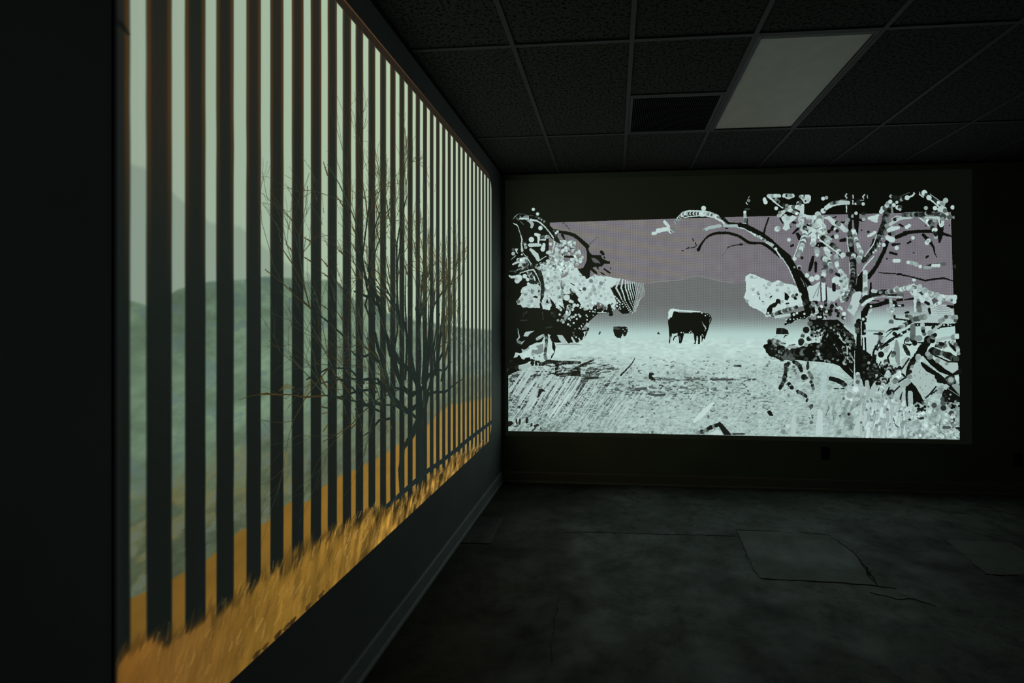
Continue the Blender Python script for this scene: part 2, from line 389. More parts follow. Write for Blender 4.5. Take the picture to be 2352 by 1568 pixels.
    c.line([(185, 320), (240, 250), (300, 205), (420, 210)], [12, 24, 14, 6], .6); c.line([(420, 210), (520, 240), (640, 250)], 16, .3)
    c.poly([(330, 240), (380, 290), (450, 240), (540, 245), (540, 310), (330, 320)], .6); c.line([(330, 315), (530, 322)], 34, .97)
    c.line([(260, 300), (300, 340)], 40, .35); c.line([(340, 370), (410, 440)], [14, 22], .4)
    c.line([(190, 420), (260, 450), (300, 510), (340, 640), (385, 790)], [14, 30, 16, 16, 34], .9)
    c.line([(385, 790), (370, 900), (385, 1040)], [36, 36, 56], .85)
    c.line([(500, 360), (560, 370), (620, 440), (600, 500)], [20, 70, 70, 60], .78); c.line([(580, 340), (720, 360)], 44, .95)
    c.line([(700, 360), (790, 400), (900, 500), (1000, 620), (1090, 740)], [30, 36, 26, 24, 34], .93)
    c.beads([(700, 270), (800, 320), (880, 380), (930, 420)], 26, GREY, step=1.2, seed=15)
    c.line([(1110, 780), (1110, 900), (1080, 1010), (1060, 1080)], [50, 34, 24, 30], .93)
    c.line([(690, 670), (760, 690), (750, 860)], [70, 80, 36], .96); c.line([(560, 910), (700, 905), (790, 910)], [86, 80, 66], .9)
    c.line([(880, 890), (850, 1000)], [66, 110], .95); c.line([(580, 1010), (620, 1050), (700, 1130), (740, 1220)], [70, 84, 110, 90], .9)
    c.line([(790, 710), (880, 705)], 22, .45); c.line([(790, 790), (900, 790)], [20, 50], .9); c.line([(800, 745), (890, 745)], 36, .3)
    c.beads([(910, 730), (1000, 720)], 42, LITE + [.55], seed=16)
    c.line([(1000, 1070), (960, 1080)], [90, 80], .9); c.line([(750, 1270), (920, 1160)], 20, .9)
    c.line([(410, 1090), (520, 1230), (600, 1350)], [14, 22, 26], .95)
    c.dots([(1180, 605, 32, .92), (1145, 640, 30, .96), (1100, 590, 26, .35), (1140, 690, 26, .3), (185, 1100, 42, .8), (355, 1382, 62, .85), (380, 1120, 22, .9), (185, 1010, 36, .3)])
    c.poly([(220, 990), (300, 985), (270, 1050), (290, 1110), (240, 1060)], .9, jag=.6); c.line([(140, 1230), (240, 1150)], [10, 24], .8)
    c.line([(180, 1340), (290, 1290), (400, 1270)], [40, 60, 110], .88); c.beads([(300, 1250), (480, 1200), (480, 1330)], 44, LITE + [.4], seed=17)
    c.cluster([(480, 1290), (760, 1290), (1000, 1340), (1000, 1420), (500, 1430), (380, 1520), (200, 1520)], 46, 22, 42, [.12, .25, .4, .06, .5, .75], seed=18)
    c.beads([(440, 870), (470, 940), (470, 1000)], 40, [.2, .3, .1, .75], seed=19)
    c.cluster([(1150, 840), (1500, 740), (1600, 800), (1580, 940), (1690, 1000), (1690, 1090), (1500, 1160), (1280, 1180), (1140, 1080)], 85, 28, 50, LITE + [.6], seed=20)
    c.cluster([(1540, 1150), (1740, 1140), (1740, 1260), (1620, 1360), (1440, 1290)], 24, 30, 46, LITE + [.55], seed=21)
    c.line([(1340, 1165), (1530, 1175)], 46, .05); c.line([(1460, 985), (1570, 975)], 20, .25); c.line([(1150, 780), (1230, 850)], [110, 40], .06); c.line([(1270, 980), (1320, 960)], 44, (70, 74, 84))
    c.cluster([(980, 1110), (1300, 1130), (1300, 1330), (1100, 1500), (900, 1330)], 60, 26, 46, MIX, seed=22)
    c.line([(1165, 1220), (1160, 1330), (1190, 1480)], 30, .97); c.cluster([(1280, 1200), (1420, 1260), (1560, 1400), (1660, 1500), (1690, 1580), (1250, 1580), (1200, 1400)], 80, 30, 56, LITE, seed=23)
    c.cluster([(820, 1350), (1200, 1450), (1250, 1580), (800, 1580), (760, 1430)], 60, 30, 56, LITE, seed=24)
    c.line([(330, 1540), (520, 1480), (640, 1460), (700, 1560)], [20, 30, 30, 30], .93); c.line([(110, 1500), (260, 1490)], 14, .4); c.line([(260, 1480), (460, 1390)], 18, .7)
    c.zone(*ZA2)
    left_leaf = [(250, 710), (330, 620), (380, 520), (350, 460), (400, 390), (500, 350), (560, 290), (640, 330), (740, 310), (800, 400), (800, 600), (780, 740),
                 (790, 850), (390, 840), (360, 790), (290, 780)]
    c.poly(left_leaf, .9, jag=.8); c.cluster(left_leaf, 34, 24, 44, [.85, .92, .95, .75], seed=25)
    c.dots([(300, 710, 46, .45), (605, 695, 30, .65), (630, 470, 34, .6), (385, 660, 34, .7)]); c.line([(600, 420), (590, 500), (640, 540)], [20, 30, 14], .5)
    c.poly([(610, 610), (680, 575), (740, 600), (730, 635)], .05); c.poly([(735, 510), (760, 440), (800, 480)], .05)
    mid = [(810, 30), (1240, 20), (1260, 160), (1250, 300), (1280, 620), (1340, 880), (1210, 880), (1130, 830), (1090, 720), (1040, 700), (1050, 800), (980, 900), (850, 850), (800, 740), (870, 600), (880, 400), (880, 200)]
    c.poly(mid, .93, jag=.9); c.cluster(mid, 90, 28, 60, [.93, .97, .88, .8, .95, .72], seed=26)
    c.poly([(1255, 270), (1300, 290), (1310, 420), (1270, 440)], .35); c.line([(1290, 470), (1290, 600)], 70, .66)
    c.poly([(920, 730), (950, 640), (990, 760)], .04); c.line([(1000, 620), (1060, 720), (1100, 820)], [10, 40, 90], .02); c.line([(1220, 790), (1330, 890)], [14, 40], .05)
    c.line([(640, -10), (740, 160), (800, 320), (790, 500)], [20, 18, 14, 12], .93); c.line([(780, 40), (830, 240), (850, 420), (840, 590)], [80, 80, 80, 60], .14)
    c.beads([(800, 120), (845, 300), (850, 420), (835, 580)], 38, [.08, .2, .13, .26, .05], seed=27); c.line([(840, 600), (800, 760), (820, 850)], [40, 20, 60], .03)
    c.line([(500, 40), (560, 150), (620, 250), (760, 300)], [40, 60, 60, 20], .7); c.cluster([(520, 30), (640, 60), (640, 180), (560, 170)], 10, 26, 44, [.3, .5, .7, .2], seed=28)
    c.line([(590, 250), (690, 270)], 80, .12); c.line([(650, 150), (675, 230)], 34, .95); c.line([(100, 130), (150, 160), (300, 140)], [30, 60, 60], .9)
    c.dots([(310, 180, 80, .95), (275, 240, 62, .92), (250, 200, 34, .7), (445, 138, 52), (510, 215, 40), (525, 310, 34, .95), (490, 190, 26)])
    rt = [(1420, 130), (1500, 0), (1660, 10), (1700, 110), (1790, 180), (1850, 200), (1990, 120), (2150, 130), (2352, 150), (2380, 830), (2330, 840), (2200, 760), (2080, 720), (2000, 780), (1960, 890), (1810, 880), (1690, 740), (1640, 590), (1500, 420), (1450, 540), (1330, 540), (1310, 300), (1240, 200)]
    c.poly(rt, .95, jag=.9); c.cluster(rt, 120, 30, 64, [.95, .97, .92, .9, .84, .98], seed=29)
    c.dots([(1935, 245, 44, .55), (2150, 290, 50, .6), (2170, 350, 46, .75), (1990, 370, 40, .78), (2015, 445, 40, .68), (1925, 540, 44, .75), (2035, 530, 36, .78), (1785, 425, 42, .3), (1865, 810, 28, .62)])
    c.poly([(1645, 415), (1720, 465), (1690, 480)], .08); c.line([(1480, 300), (1560, 340)], 24, .2); c.line([(1640, 240), (1700, 330)], [6, 12], .5)
    c.line([(1330, 550), (1450, 550)], 14, .1); c.poly([(1450, 440), (1480, 400), (1530, 560), (1500, 570)], (70, 74, 70))
    c.dots([(1390, 620, 70, .95), (1470, 700, 40), (1515, 715, 34), (1560, 790, 42), (1540, 830, 26), (1635, 795, 36), (1720, 800, 26), (1745, 830, 22), (1700, 850, 24), (1260, 902, 26), (1230, 1000, 26), (1520, 890, 34)])
    c.dots([(1590, 1010, 28), (1660, 1000, 24, .8), (1690, 1040, 30, .85), (1550, 1050, 24), (1500, 1060, 34, .8), (1435, 1090, 30), (1470, 1125, 20, .8), (1615, 1100, 24), (1545, 1192, 24), (1420, 1220, 26),
            (1465, 1252, 22, .6), (1190, 1130, 30, .65), (1310, 1170, 34, .85), (1060, 970, 32, .22), (1110, 1040, 36, .12), (1110, 960, 34, .1)])
    c.line([(1250, 1150), (1330, 1080), (1420, 980), (1440, 830)], [30, 90, 110, 110], .82); c.cluster([(1250, 1150), (1380, 950), (1400, 810), (1480, 820), (1500, 960), (1340, 1140)], 24, 24, 44, [.9, .7, .4, .95, .2, .6], seed=30)
    rng2 = np.random.default_rng(4)
    for x, y in ((1830, 1015), (1855, 1045), (1845, 1120), (1760, 1210), (1720, 1250), (1725, 1275), (1670, 1310), (1700, 1330), (1840, 1200), (1910, 930), (1980, 935), (2025, 945), (2080, 855), (2030, 890), (2150, 780), (1985, 1020), (1750, 1330), (2195, 935), (1575, 1325)):
        c.dot(x, y, rng2.uniform(10, 20), .95)
    c.line([(2085, 955), (2280, 960)], 22, .9); c.line([(2080, 985), (2320, 975)], 8, .1)
    for k in range(6):
        c.line([(1740 + 18 * k, 1340), (1810 + 18 * k, 1230 - 8 * k)], 9, .9)
    c.line([(350, 1130), (500, 1130)], 22, .2); c.line([(400, 1080), (420, 960)], 20, .12); c.line([(450, 980), (490, 940)], 26, .25); c.line([(840, 940), (860, 1110)], 12, .25); c.line([(920, 1300), (1040, 1280)], 40, .14)
    # ---------------- swirling lines of dots between meadow and hills
    c.zone(*ZA4)
    tip = [(-70, 655), (130, 650), (330, 690), (385, 700), (300, 790), (215, 850), (190, 900), (270, 1040), (310, 1180), (240, 1300), (180, 1240), (50, 1215), (-70, 1150)]
    c.poly(tip, .96, jag=.7); c.cluster([(-60, 680), (200, 720), (160, 900), (220, 1080), (150, 1180), (-60, 1100)], 26, 18, 42, [.96, .92, .98, .86], seed=108)
    c.dots([(5, 790, 40, .6), (60, 900, 30, .82), (-20, 860, 40, .8)])
    c.poly([(190, 870), (300, 830), (560, 800), (680, 790), (700, 1000), (660, 1250), (620, 1380), (430, 1400), (300, 1280), (330, 1180), (270, 1020)], .02)
    heads = [(380, 700), (440, 715), (495, 730), (540, 745), (580, 750), (628, 760), (668, 765), (710, 772), (745, 776), (780, 780), (815, 783), (850, 786)]
    mids = [(305, 880), (408, 880), (495, 890), (552, 900), (600, 905), (650, 910), (695, 912), (735, 915), (768, 916), (800, 917), (830, 918), (860, 918)]
    ends = [(420, 1110), (490, 1140), (570, 1130), (620, 1120), (660, 1110), (700, 1100), (735, 1090), (765, 1080), (792, 1070), (818, 1060), (840, 1050), (862, 1040)]
    for k, (a, b, e) in enumerate(zip(heads, mids, ends)):
        w = max(34 - 3.2 * k, 9)
        c.line([a, b, ((b[0] + e[0]) / 2 + 6, (b[1] + e[1]) / 2), e], [w, w * 1.05, w * .85, w * .7], .93)
        x, y = e; dx, dy = 26 - 4.2 * k, 36 - 2 * k; r = max(14 - 1.0 * k, 5)
        for m in range(7 - k // 4):
            x += dx * .9; y += dy
            if y > 1390: break
            c.dot(x, y, r, .95)
    for x, y, r in ((285, 1055, 18), (320, 1090, 18), (350, 1125, 18), (330, 1180, 20), (380, 1215, 16), (325, 1245, 22), (270, 1290, 24), (380, 1265, 15), (395, 1300, 14), (360, 1300, 13), (430, 1205, 16), (450, 1258, 14)):
        c.dot(x, y, r, .95)
    c.line([(340, 700), (300, 790), (220, 860)], [20, 30, 24], .93); c.line([(350, 1120), (390, 1175)], 30, .93)
    c.line([(165, 1230), (200, 1400)], [60, 90], .02); c.line([(205, 1215), (235, 1190)], 18, .05); c.dots([(115, 1300, 16), (235, 1330, 12), (150, 1385, 10)])
    # ---------------- right tree : black limbs
    c.zone(*ZA5)
    c.line([(1540, 350), (1600, 430), (1700, 520), (1900, 530), (2050, 560), (2200, 640), (2360, 730)], [40, 70, 50, 50, 80, 100, 110], .02)
    c.line([(1020, 1110), (1070, 1010), (1160, 880), (1250, 800), (1370, 750), (1500, 730), (1700, 735), (1900, 790), (2080, 900), (2150, 950), (2360, 960)], [80, 50, 36, 50, 60, 62, 58, 58, 56, 60, 36], .015)
    c.line([(890, 860), (910, 910)], 22, .1); c.line([(950, 950), (975, 1020), (930, 1060), (850, 1068)], [20, 24, 18, 16], .05); c.line([(740, 1095), (800, 1070)], [16, 34], .04); c.line([(650, 1135), (690, 1133)], 20, .05)
    c.line([(1560, 1250), (1640, 1130), (1680, 1070)], 9, .3, alpha=.6); c.line([(1670, 1070), (1760, 1025), (1900, 1000), (2000, 995)], [18, 18, 18, 12], .05); c.line([(2000, 990), (2120, 970)], 14, .3)
    c.line([(1640, 630), (1675, 630)], 24, .04)
    # beaded arm above it
    c.line([(520, 490), (580, 400), (680, 300), (820, 260), (1000, 270), (1180, 280), (1300, 320), (1450, 370)], [70, 90, 90, 90, 100, 100, 110, 90], .93)
    c.beads([(520, 490), (600, 400), (690, 310), (760, 300), (850, 295), (960, 300), (1100, 300), (1200, 300), (1300, 320), (1430, 370), (1480, 400)], [40, 40, 42, 44, 46, 48, 48, 46, 48, 46, 36], [.95, .85, .3, .97, .9, .15, .75, .5, .95], step=.6, jit=.05, seed=31)
    c.line([(700, 390), (820, 365), (1000, 350), (1200, 355), (1340, 380)], 26, .97); c.line([(820, 385), (1060, 378), (1210, 385)], [8, 26, 10], .02)
    c.dot(1137, 178, 56, .97); c.line([(1400, 400), (1550, 470), (1620, 550)], [40, 50, 34], .95); c.beads([(1560, 400), (1660, 470)], 40, DARK, seed=32)
    c.line([(1600, 570), (1900, 575)], [60, 66], .8); c.line([(1910, 615), (2050, 625), (2150, 680), (2320, 790)], [20, 36, 30, 26], .93); c.line([(1700, 470), (1760, 490)], 24, .6)
    c.line([(1150, 670), (1280, 610), (1500, 575)], [70, 72, 80], .8); c.dot(1150, 680, 30, .55)
    c.line([(260, 480), (310, 540), (350, 580)], [70, 70, 60], .95); c.line([(0, 745), (50, 740)], 76, .97); c.line([(110, 685), (190, 665), (330, 640)], [110, 90, 100], .97)
    c.beads([(370, 690), (400, 720), (470, 650), (460, 590)], 44, [.95, .9, .97, .5, .8], seed=33)
    c.zone(*ZA7)
    c.line([(0, 850), (250, 940), (480, 1060), (700, 1230), (900, 1430), (1080, 1590)], [110, 110, 105, 110, 130, 150], .015)
    c.line([(0, 1110), (150, 1220), (240, 1255), (470, 1255), (580, 1300), (700, 1390), (900, 1560)], [60, 60, 60, 50, 70, 66, 60], .015); c.line([(0, 1285), (40, 1280)], 40, .02)
    c.line([(640, 690), (600, 800), (560, 920), (530, 1060)], [34, 36, 34, 50], .02); c.line([(150, 720), (150, 840)], 46, .03)
    c.line([(0, 910), (90, 930), (190, 990), (340, 1080), (560, 1190)], [30, 20, 24, 36, 50], .93); c.beads([(330, 1070), (440, 1120), (560, 1190)], 30, LITE, seed=34)
    c.line([(610, 1240), (720, 1300)], [70, 80], .82); c.dot(800, 1388, 36, .95); c.line([(820, 1430), (880, 1520), (920, 1590)], [40, 36, 30], .93)
    c.line([(105, 560), (110, 640), (112, 740)], [66, 70, 66], .75); c.dot(105, 558, 34, .97); c.dot(112, 690, 34, .8); c.line([(112, 720), (110, 780)], 60, .4); c.line([(60, 812), (140, 812)], 18, .95)
    c.line([(120, 490), (200, 490)], [40, 44], .25); c.line([(185, 240), (215, 200)], [26, 8], .8); c.line([(190, 300)] * 2, 70, .55); c.line([(135, 350), (175, 400)], [30, 12], .95)
    c.line([(1300, 930), (1190, 1040)], [60, 36], .03); c.line([(1290, 1050), (1340, 1140)], [70, 100], .02); c.line([(900, 700), (960, 800)], 40, .03); c.line([(1150, 1330), (1190, 1300)], 46, .04); c.line([(1170, 780), (1240, 800)], 50, .03); c.dot(1135, 890, 14, .05)
    c.poly([(1730, 1240), (1900, 1240), (1930, 1330), (1820, 1340), (1720, 1400), (1690, 1330)], .02, jag=.5); c.dot(1758, 1303, 12, .95)
    c.line([(2060, 950), (2080, 900)], 70, .03); c.line([(1990, 1000), (2000, 990)], 80, .03); c.line([(2270, 790), (2352, 790)], 40, .03); c.line([(2080, 690), (2160, 665)], 30, .04); c.line([(2260, 1200), (2352, 1180)], [60, 90], .03); c.line([(2070, 1110), (2110, 1120)], 60, .03)
    # bright foliage of the right tree
    c.line([(545, 270), (570, 340)], [84, 90], .97); c.dots([(810, 473, 44), (1865, 255, 44, .95), (1940, 235, 42, .7), (1098, 1182, 44)])
    c.line([(640, 200), (860, 190)], [90, 80], .85); c.dots([(885, 195, 38, .9), (720, 195, 40, .7), (790, 190, 40, .95)]); c.line([(660, 230), (850, 390), (960, 470)], [50, 36, 30], .95)
    c.beads([(800, 260), (860, 330), (920, 360)], 50, [.3, .5, .4, .6], seed=35); c.dots([(985, 400, 40, .15), (1050, 410, 40, .6)])
    c.line([(990, 190), (1180, 190)], 90, .93); c.line([(1020, 220), (1090, 250), (1160, 210)], 50, .9); c.dots([(1050, 185, 36, .15), (1095, 188, 40, .7), (1140, 188, 40, .6)])
    c.poly([(1320, 210), (1350, 170), (1550, 165), (1590, 200), (1590, 290), (1540, 360), (1440, 370), (1400, 300)], .92); c.line([(1440, 165), (1440, 215)], 22, .03); c.dots([(1350, 210, 34, .65), (1420, 240, 34, .6), (1500, 240, 40, .9), (1530, 290, 36, .8), (1470, 310, 22, .1)])
    c.beads([(1040, 470), (1150, 450), (1280, 450), (1380, 480)], [50, 60, 60, 70], MIX, step=.5, seed=36); c.beads([(1050, 500), (1200, 560), (1330, 580)], 50, LITE, seed=37)
    c.dots([(1310, 360, 46, .9), (1355, 330, 40, .2), (1300, 375, 24, .08), (1355, 380, 34, .4)]); c.line([(1410, 400), (1400, 520), (1370, 700), (1390, 950)], [60, 90, 130, 90], .9); c.beads([(1400, 430), (1390, 620), (1380, 800), (1400, 960)], 50, [.9, .95, .8, .7], seed=38)
    c.poly([(830, 640), (900, 540), (1000, 500), (1030, 550), (900, 680)], .88); c.dots([(890, 570, 40, .55), (860, 640, 40, .75)])
    c.poly([(920, 700), (1000, 600), (1060, 640), (1110, 680), (1180, 620), (1280, 680), (1220, 740), (1100, 830), (1120, 920), (1030, 985), (950, 930), (1000, 830)], .93, jag=.6); c.dots([(1070, 700, 50, .8), (1020, 640, 36, .85)])
    c.dots([(830, 940, 64, .93), (870, 920, 40, .75), (1300, 860, 46, .8), (1870, 530, 62, .95), (1910, 515, 30, .4), (1750, 615, 74, .85), (2165, 1110, 54, .9)])
    c.line([(1940, 460), (2050, 390), (2150, 360), (2352, 350)], [100, 110, 110, 90], .92); c.beads([(2060, 370), (2150, 340), (2250, 330), (2352, 320)], 40, GREY + [.1, .85], seed=39)
    core = [(1430, 600), (1560, 640), (1680, 640), (1850, 660), (1860, 760), (1930, 870), (1950, 1010), (1900, 1100), (1720, 1160), (1600, 1090), (1500, 1100), (1420, 1020), (1460, 860), (1600, 830), (1620, 720), (1500, 720)]
    c.poly(core, .9, jag=.8); c.cluster(core, 80, 34, 70, LITE + [.65, .8], seed=40); c.dots([(1785, 690, 64, .55), (1780, 770, 70, .95)]); c.line([(1680, 910), (1720, 940), (1820, 880)], 10, .1); c.line([(1530, 1070), (1600, 1010)], 16, .12); c.line([(1510, 850), (1570, 870)], [50, 20], .04)
    c.beads([(1450, 880), (1480, 960), (1470, 1060)], 54, [.3, .5, .9, .15, .6], seed=41)
    c.beads([(1450, 1050), (1440, 1180), (1400, 1300), (1360, 1420), (1290, 1560)], [66, 70, 66, 60, 56], [.9, .75, .4, .95, .15, .6], step=.55, seed=42); c.line([(1380, 1110), (1310, 1300), (1210, 1568)], [20, 18, 24], .97)
    c.beads([(1640, 1080), (1650, 1200), (1640, 1350)], 64, LITE + [.8], seed=43); c.beads([(1770, 1080), (1900, 1160), (2000, 1280), (2110, 1330), (2250, 1480), (2352, 1560)], [60, 66, 66, 70, 66, 60], [.9, .4, .2, .95, .1, .7, .3], step=.6, seed=44)
    c.line([(1800, 1190), (2000, 1330), (2200, 1480), (2300, 1590)], [40, 30, 26, 24], .96); c.line([(1940, 1100), (2040, 1170)], [40, 60], .8)
    c.line([(1920, 690), (2000, 690), (2100, 790), (2240, 850), (2352, 960)], [50, 90, 120, 120, 100], .92); c.dots([(2175, 800, 44, .15), (2215, 830, 56, .5), (2140, 940, 38, .95), (2180, 980, 40, .05)])
    c.beads([(1720, 1400), (1740, 1568)], 64, LITE, seed=45); c.beads([(1920, 1400), (2000, 1500), (1960, 1568)], 70, LITE, seed=46); c.dots([(2050, 1480, 24, .08), (2160, 1560, 50, .9)])
    c.zone(*ZA8)
    c.line([(1020, -30), (1180, 220), (1330, 520), (1420, 750), (1490, 960), (1540, 1250)], [150, 160, 190, 200, 190, 150], .015); c.line([(1330, 330), (1480, 520), (1560, 640)], [80, 90, 100], .015); c.line([(1640, 0), (1600, 170), (1560, 300)], [60, 90, 60], .02); c.line([(1700, 130), (1700, 330)], [60, 50], .02)
    c.line([(950, 30), (1080, 220), (1180, 440), (1240, 600)], [22, 24, 24, 14], .92); c.line([(1360, 470), (1420, 570), (1450, 660)], 12, .75); c.dots([(1225, 40, 46, .95), (1220, 230, 26, .6), (1325, 230, 54, .75), (1330, 250, 34, .05), (1390, 20, 36, .1), (1502, 415, 52, .95), (1610, 495, 62, .97), (1730, 460, 64, .95)])
    lm = [(80, 900), (130, 780), (120, 440), (210, 375), (330, 400), (480, 470), (620, 530), (720, 580), (860, 520), (980, 590), (1130, 610), (1280, 660), (1340, 820), (1400, 1010), (1420, 1100), (1200, 1150), (1000, 1230), (780, 1340), (620, 1330), (400, 1190), (220, 1110)]
    c.poly(lm, .97, jag=.7); c.cluster(lm, 60, 30, 60, [.97, .95, .93, .9], seed=47); c.dots([(925, 610, 54, .78), (1190, 880, 44, .5), (1245, 925, 40, .04), (1300, 900, 40, .9), (1270, 850, 34, .08), (650, 610, 50, .8), (830, 750, 36, .75)])
    c.line([(240, 475), (390, 470)], 22, .8); c.line([(400, 835), (430, 838)], 24, .05); c.line([(435, 910), (447, 950)], 16, .05); c.line([(500, 1000), (525, 1002)], 16, .08); c.poly([(655, 900), (720, 860), (720, 890), (680, 925)], .04)
    c.poly([(800, 1020), (810, 950), (860, 935), (910, 980), (910, 1070), (850, 1060), (740, 1180), (690, 1290), (580, 1300), (610, 1150), (700, 1060)], .03, jag=.5); c.poly([(1000, 790), (1060, 830), (1110, 900), (1060, 980), (1000, 960)], .03); c.line([(1040, 1050), (1090, 1040)], 34, .05)
    c.dots([(865, 1078, 32), (750, 1165, 30), (630, 1260, 26), (640, 1318, 14)]); c.beads([(730, 1300), (820, 1270), (960, 1220), (1060, 1190), (1200, 1150), (1300, 1110)], [50, 54, 48, 50, 44, 50], [.5, .2, .35, .8, .15, .6], step=.7, jit=.05, seed=48)
    c.poly([(1000, 1500), (1050, 1410), (1150, 1340), (1130, 1250), (1300, 1240), (1450, 1200), (1530, 1330), (1450, 1400), (1290, 1400), (1130, 1500), (1000, 1540)], .02, jag=.5)
    c.dots([(1210, 1295, 32), (1278, 1262, 30), (1445, 1280, 26), (1125, 1402, 20), (1207, 1400, 17), (1283, 1390, 15), (1360, 1370, 14), (1445, 1355, 14), (1030, 1470, 18), (1225, 1445, 12), (1100, 1490, 11), (1410, 1388, 10), (1340, 1410, 10), (1060, 1520, 10), (1040, 1410, 20)])
    c.line([(800, 1350), (1100, 1300)], [70, 60], .9); c.line([(880, 1400), (1000, 1370)], 24, .7)
    # fan of light between trunk and post
    fan = [(1500, 690), (1560, 640), (1640, 650), (1790, 540), (1810, 1000), (1560, 990), (1530, 800)]
    c.poly(fan, .92, jag=.4); c.line([(1640, 920), (1780, 620)], [20, 10], .6); c.line([(1740, 880), (1790, 600)], [24, 8], .55); c.line([(1810, 560), (1830, 1000)], [10, 22], .05)
    c.line([(1870, 600), (1880, 960)], [90, 80], .97); c.line([(1935, 620), (1945, 960)], [10, 30], .1); c.poly([(1950, 670), (2060, 710), (2170, 750), (2352, 690), (2352, 860), (2100, 1010), (1960, 960)], .9, jag=.5); c.line([(2130, 990), (2352, 800)], [10, 20], .6)
    c.dots([(1900, 160, 54, .4), (1920, 220, 50, .25), (1870, 290, 34, .1), (1880, 330, 50, .75), (1880, 400, 56, .95), (1850, 470, 40, .15), (1870, 520, 60, .35)]); c.beads([(1860, 30), (1980, 60), (2020, 160), (2040, 230), (2050, 360)], [60, 66, 60, 60, 54], [.9, .6, .95, .8, .3], seed=49)
    c.beads([(2170, 0), (2180, 200), (2280, 350), (2352, 430)], [60, 60, 56, 60], LITE, seed=50); c.dots([(2150, 530, 90, .97), (2200, 520, 80, .93), (2270, 600, 70, .95)]); c.line([(2110, 620), (2110, 740)], 80, .03); c.line([(2160, 380), (2280, 440)], [50, 70], .03)
    c.cluster([(1560, 990), (2000, 1000), (2250, 1080), (2352, 1200), (2352, 1400), (2000, 1300), (1900, 1568), (1560, 1400)], 90, 30, 60, [.9, .05, .3, .95, .6, .1, .8, .02], seed=51); c.poly([(1720, 1330), (1850, 1270), (1880, 1380), (1800, 1440), (1720, 1410)], .02); c.dots([(1760, 1350, 30), (1810, 1350, 28), (1840, 1440, 20), (1440, 1050, 40, .3), (1490, 1000, 54, .12)])
    # ---------------- right tree upper right
    c.zone(*ZB1)
    c.line([(180, 150), (185, 500), (185, 760), (190, 1000), (230, 1300), (240, 1520)], [70, 70, 80, 90, 100, 110], .02); c.line([(100, 228), (460, 225)], 8, .12)
    c.line([(310, 540), (310, 800), (310, 900)], [110, 80, 60], .02); c.line([(250, 610), (450, 640)], 50, .02)
    c.line([(1240, 880), (1500, 850), (1760, 850), (2000, 900), (2140, 945)], [70, 60, 60, 60, 30], .02); c.line([(1080, 960), (1260, 890)], [70, 80], .02); c.line([(1930, 740), (1930, 900), (1910, 1060)], [130, 110, 40], .02); c.line([(1600, 920), (1720, 1040), (1800, 1160), (1820, 1270), (1860, 1350)], [60, 70, 40, 26, 14], .02)
    c.line([(900, 1060), (840, 1240), (720, 1480)], [80, 70, 80], .02); c.line([(1010, 1110), (1150, 1090)], [50, 24], .03); c.line([(1300, 1080), (1350, 1050)], 36, .03); c.line([(960, 1260), (1080, 1290)], 46, .03); c.line([(1660, 1350), (1690, 1330)], 40, .03); c.dots([(1415, 1262, 14, .05), (900, 1380, 16, .05), (540, 860, 24, .04), (410, 828, 14, .05), (2105, 732, 14, .05), (1645, 742, 14, .05)]); c.line([(1140, 720), (1200, 750)], 36, .03)
    c.line([(0, 290), (150, 300)], [80, 80], .85); c.line([(0, 245), (120, 245)], 12, .5)
    for pts, w in (([(120, 130), (95, 165), (125, 205)], 26), ([(245, 150), (245, 210)], 22), ([(470, 145), (435, 180), (450, 215)], 26), ([(520, 150), (525, 205)], 16), ([(240, 260), (245, 325)], 26)):
        c.line(pts, w, .85)
    c.dots([(295, 318, 24), (440, 322, 34, .9), (350, 290, 50, .12), (303, 500, 34, .9), (445, 510, 38, .1), (445, 570, 36, .5), (448, 620, 36, .75)]); c.line([(390, 250), (450, 250)], 14, .8); c.line([(118, 360), (120, 480)], 24, .95)
    c.dots([(145, 630, 44, .6), (120, 690, 40, .65), (120, 830, 40, .85), (180, 890, 50, .3), (190, 990, 44, .6), (190, 1050, 60, .25), (200, 1110, 40, .5), (230, 560, 26, .7)]); c.line([(130, 960), (140, 1100), (170, 1270)], [16, 20, 24], .9)
    c.beads([(240, 830), (290, 900), (300, 1000), (340, 1120), (400, 1250), (380, 1330), (340, 1440)], [40, 46, 46, 50, 56, 60, 60], [.9, .7, .95, .85, .3, .6], step=.6, seed=52); c.beads([(160, 1300), (280, 1300), (220, 1420), (320, 1500)], 50, [.15, .3, .8, .1, .5], seed=53)
    # long beaded limb, lower left to upper right
    c.line([(1040, 230), (960, 330), (900, 500), (830, 700), (760, 900), (680, 1100), (560, 1280), (440, 1420)], [60, 90, 90, 90, 90, 90, 100, 80], .06); c.beads([(960, 340), (900, 500), (840, 680), (780, 840), (720, 1000), (640, 1150), (540, 1320), (440, 1420)], 52, [.05, .15, .3, .03, .1, .5], step=.5, jit=.3, seed=54)
    c.line([(700, 920), (640, 1100), (470, 1330)], [20, 26, 24], .85); c.line([(640, 1340), (480, 1510)], [20, 30], .95); c.beads([(880, 780), (830, 900), (800, 1000), (720, 1180), (600, 1290)], 26, [.8, .9, .4], step=1.6, seed=55)
    c.beads([(780, 470), (860, 390), (920, 310), (1000, 260)], [50, 56, 50, 44], [.95, .9, .85, .6, .3], seed=56); c.beads([(980, 180), (1070, 190), (1110, 150)], [40, 50, 34], [.1, .3, .8, .6], seed=57); c.line([(975, 145), (950, 170), (970, 200)], 18, .8)
    c.beads([(1080, 290), (1190, 230), (1280, 190), (1340, 170)], [40, 46, 50, 50], [.5, .85, .1, .4, .95], step=.8, seed=58); c.line([(1260, 220), (1380, 170), (1430, 120), (1410, 95)], [40, 34, 28, 12], .92); c.line([(1130, 190), (1330, 100)], [14, 20], .3)
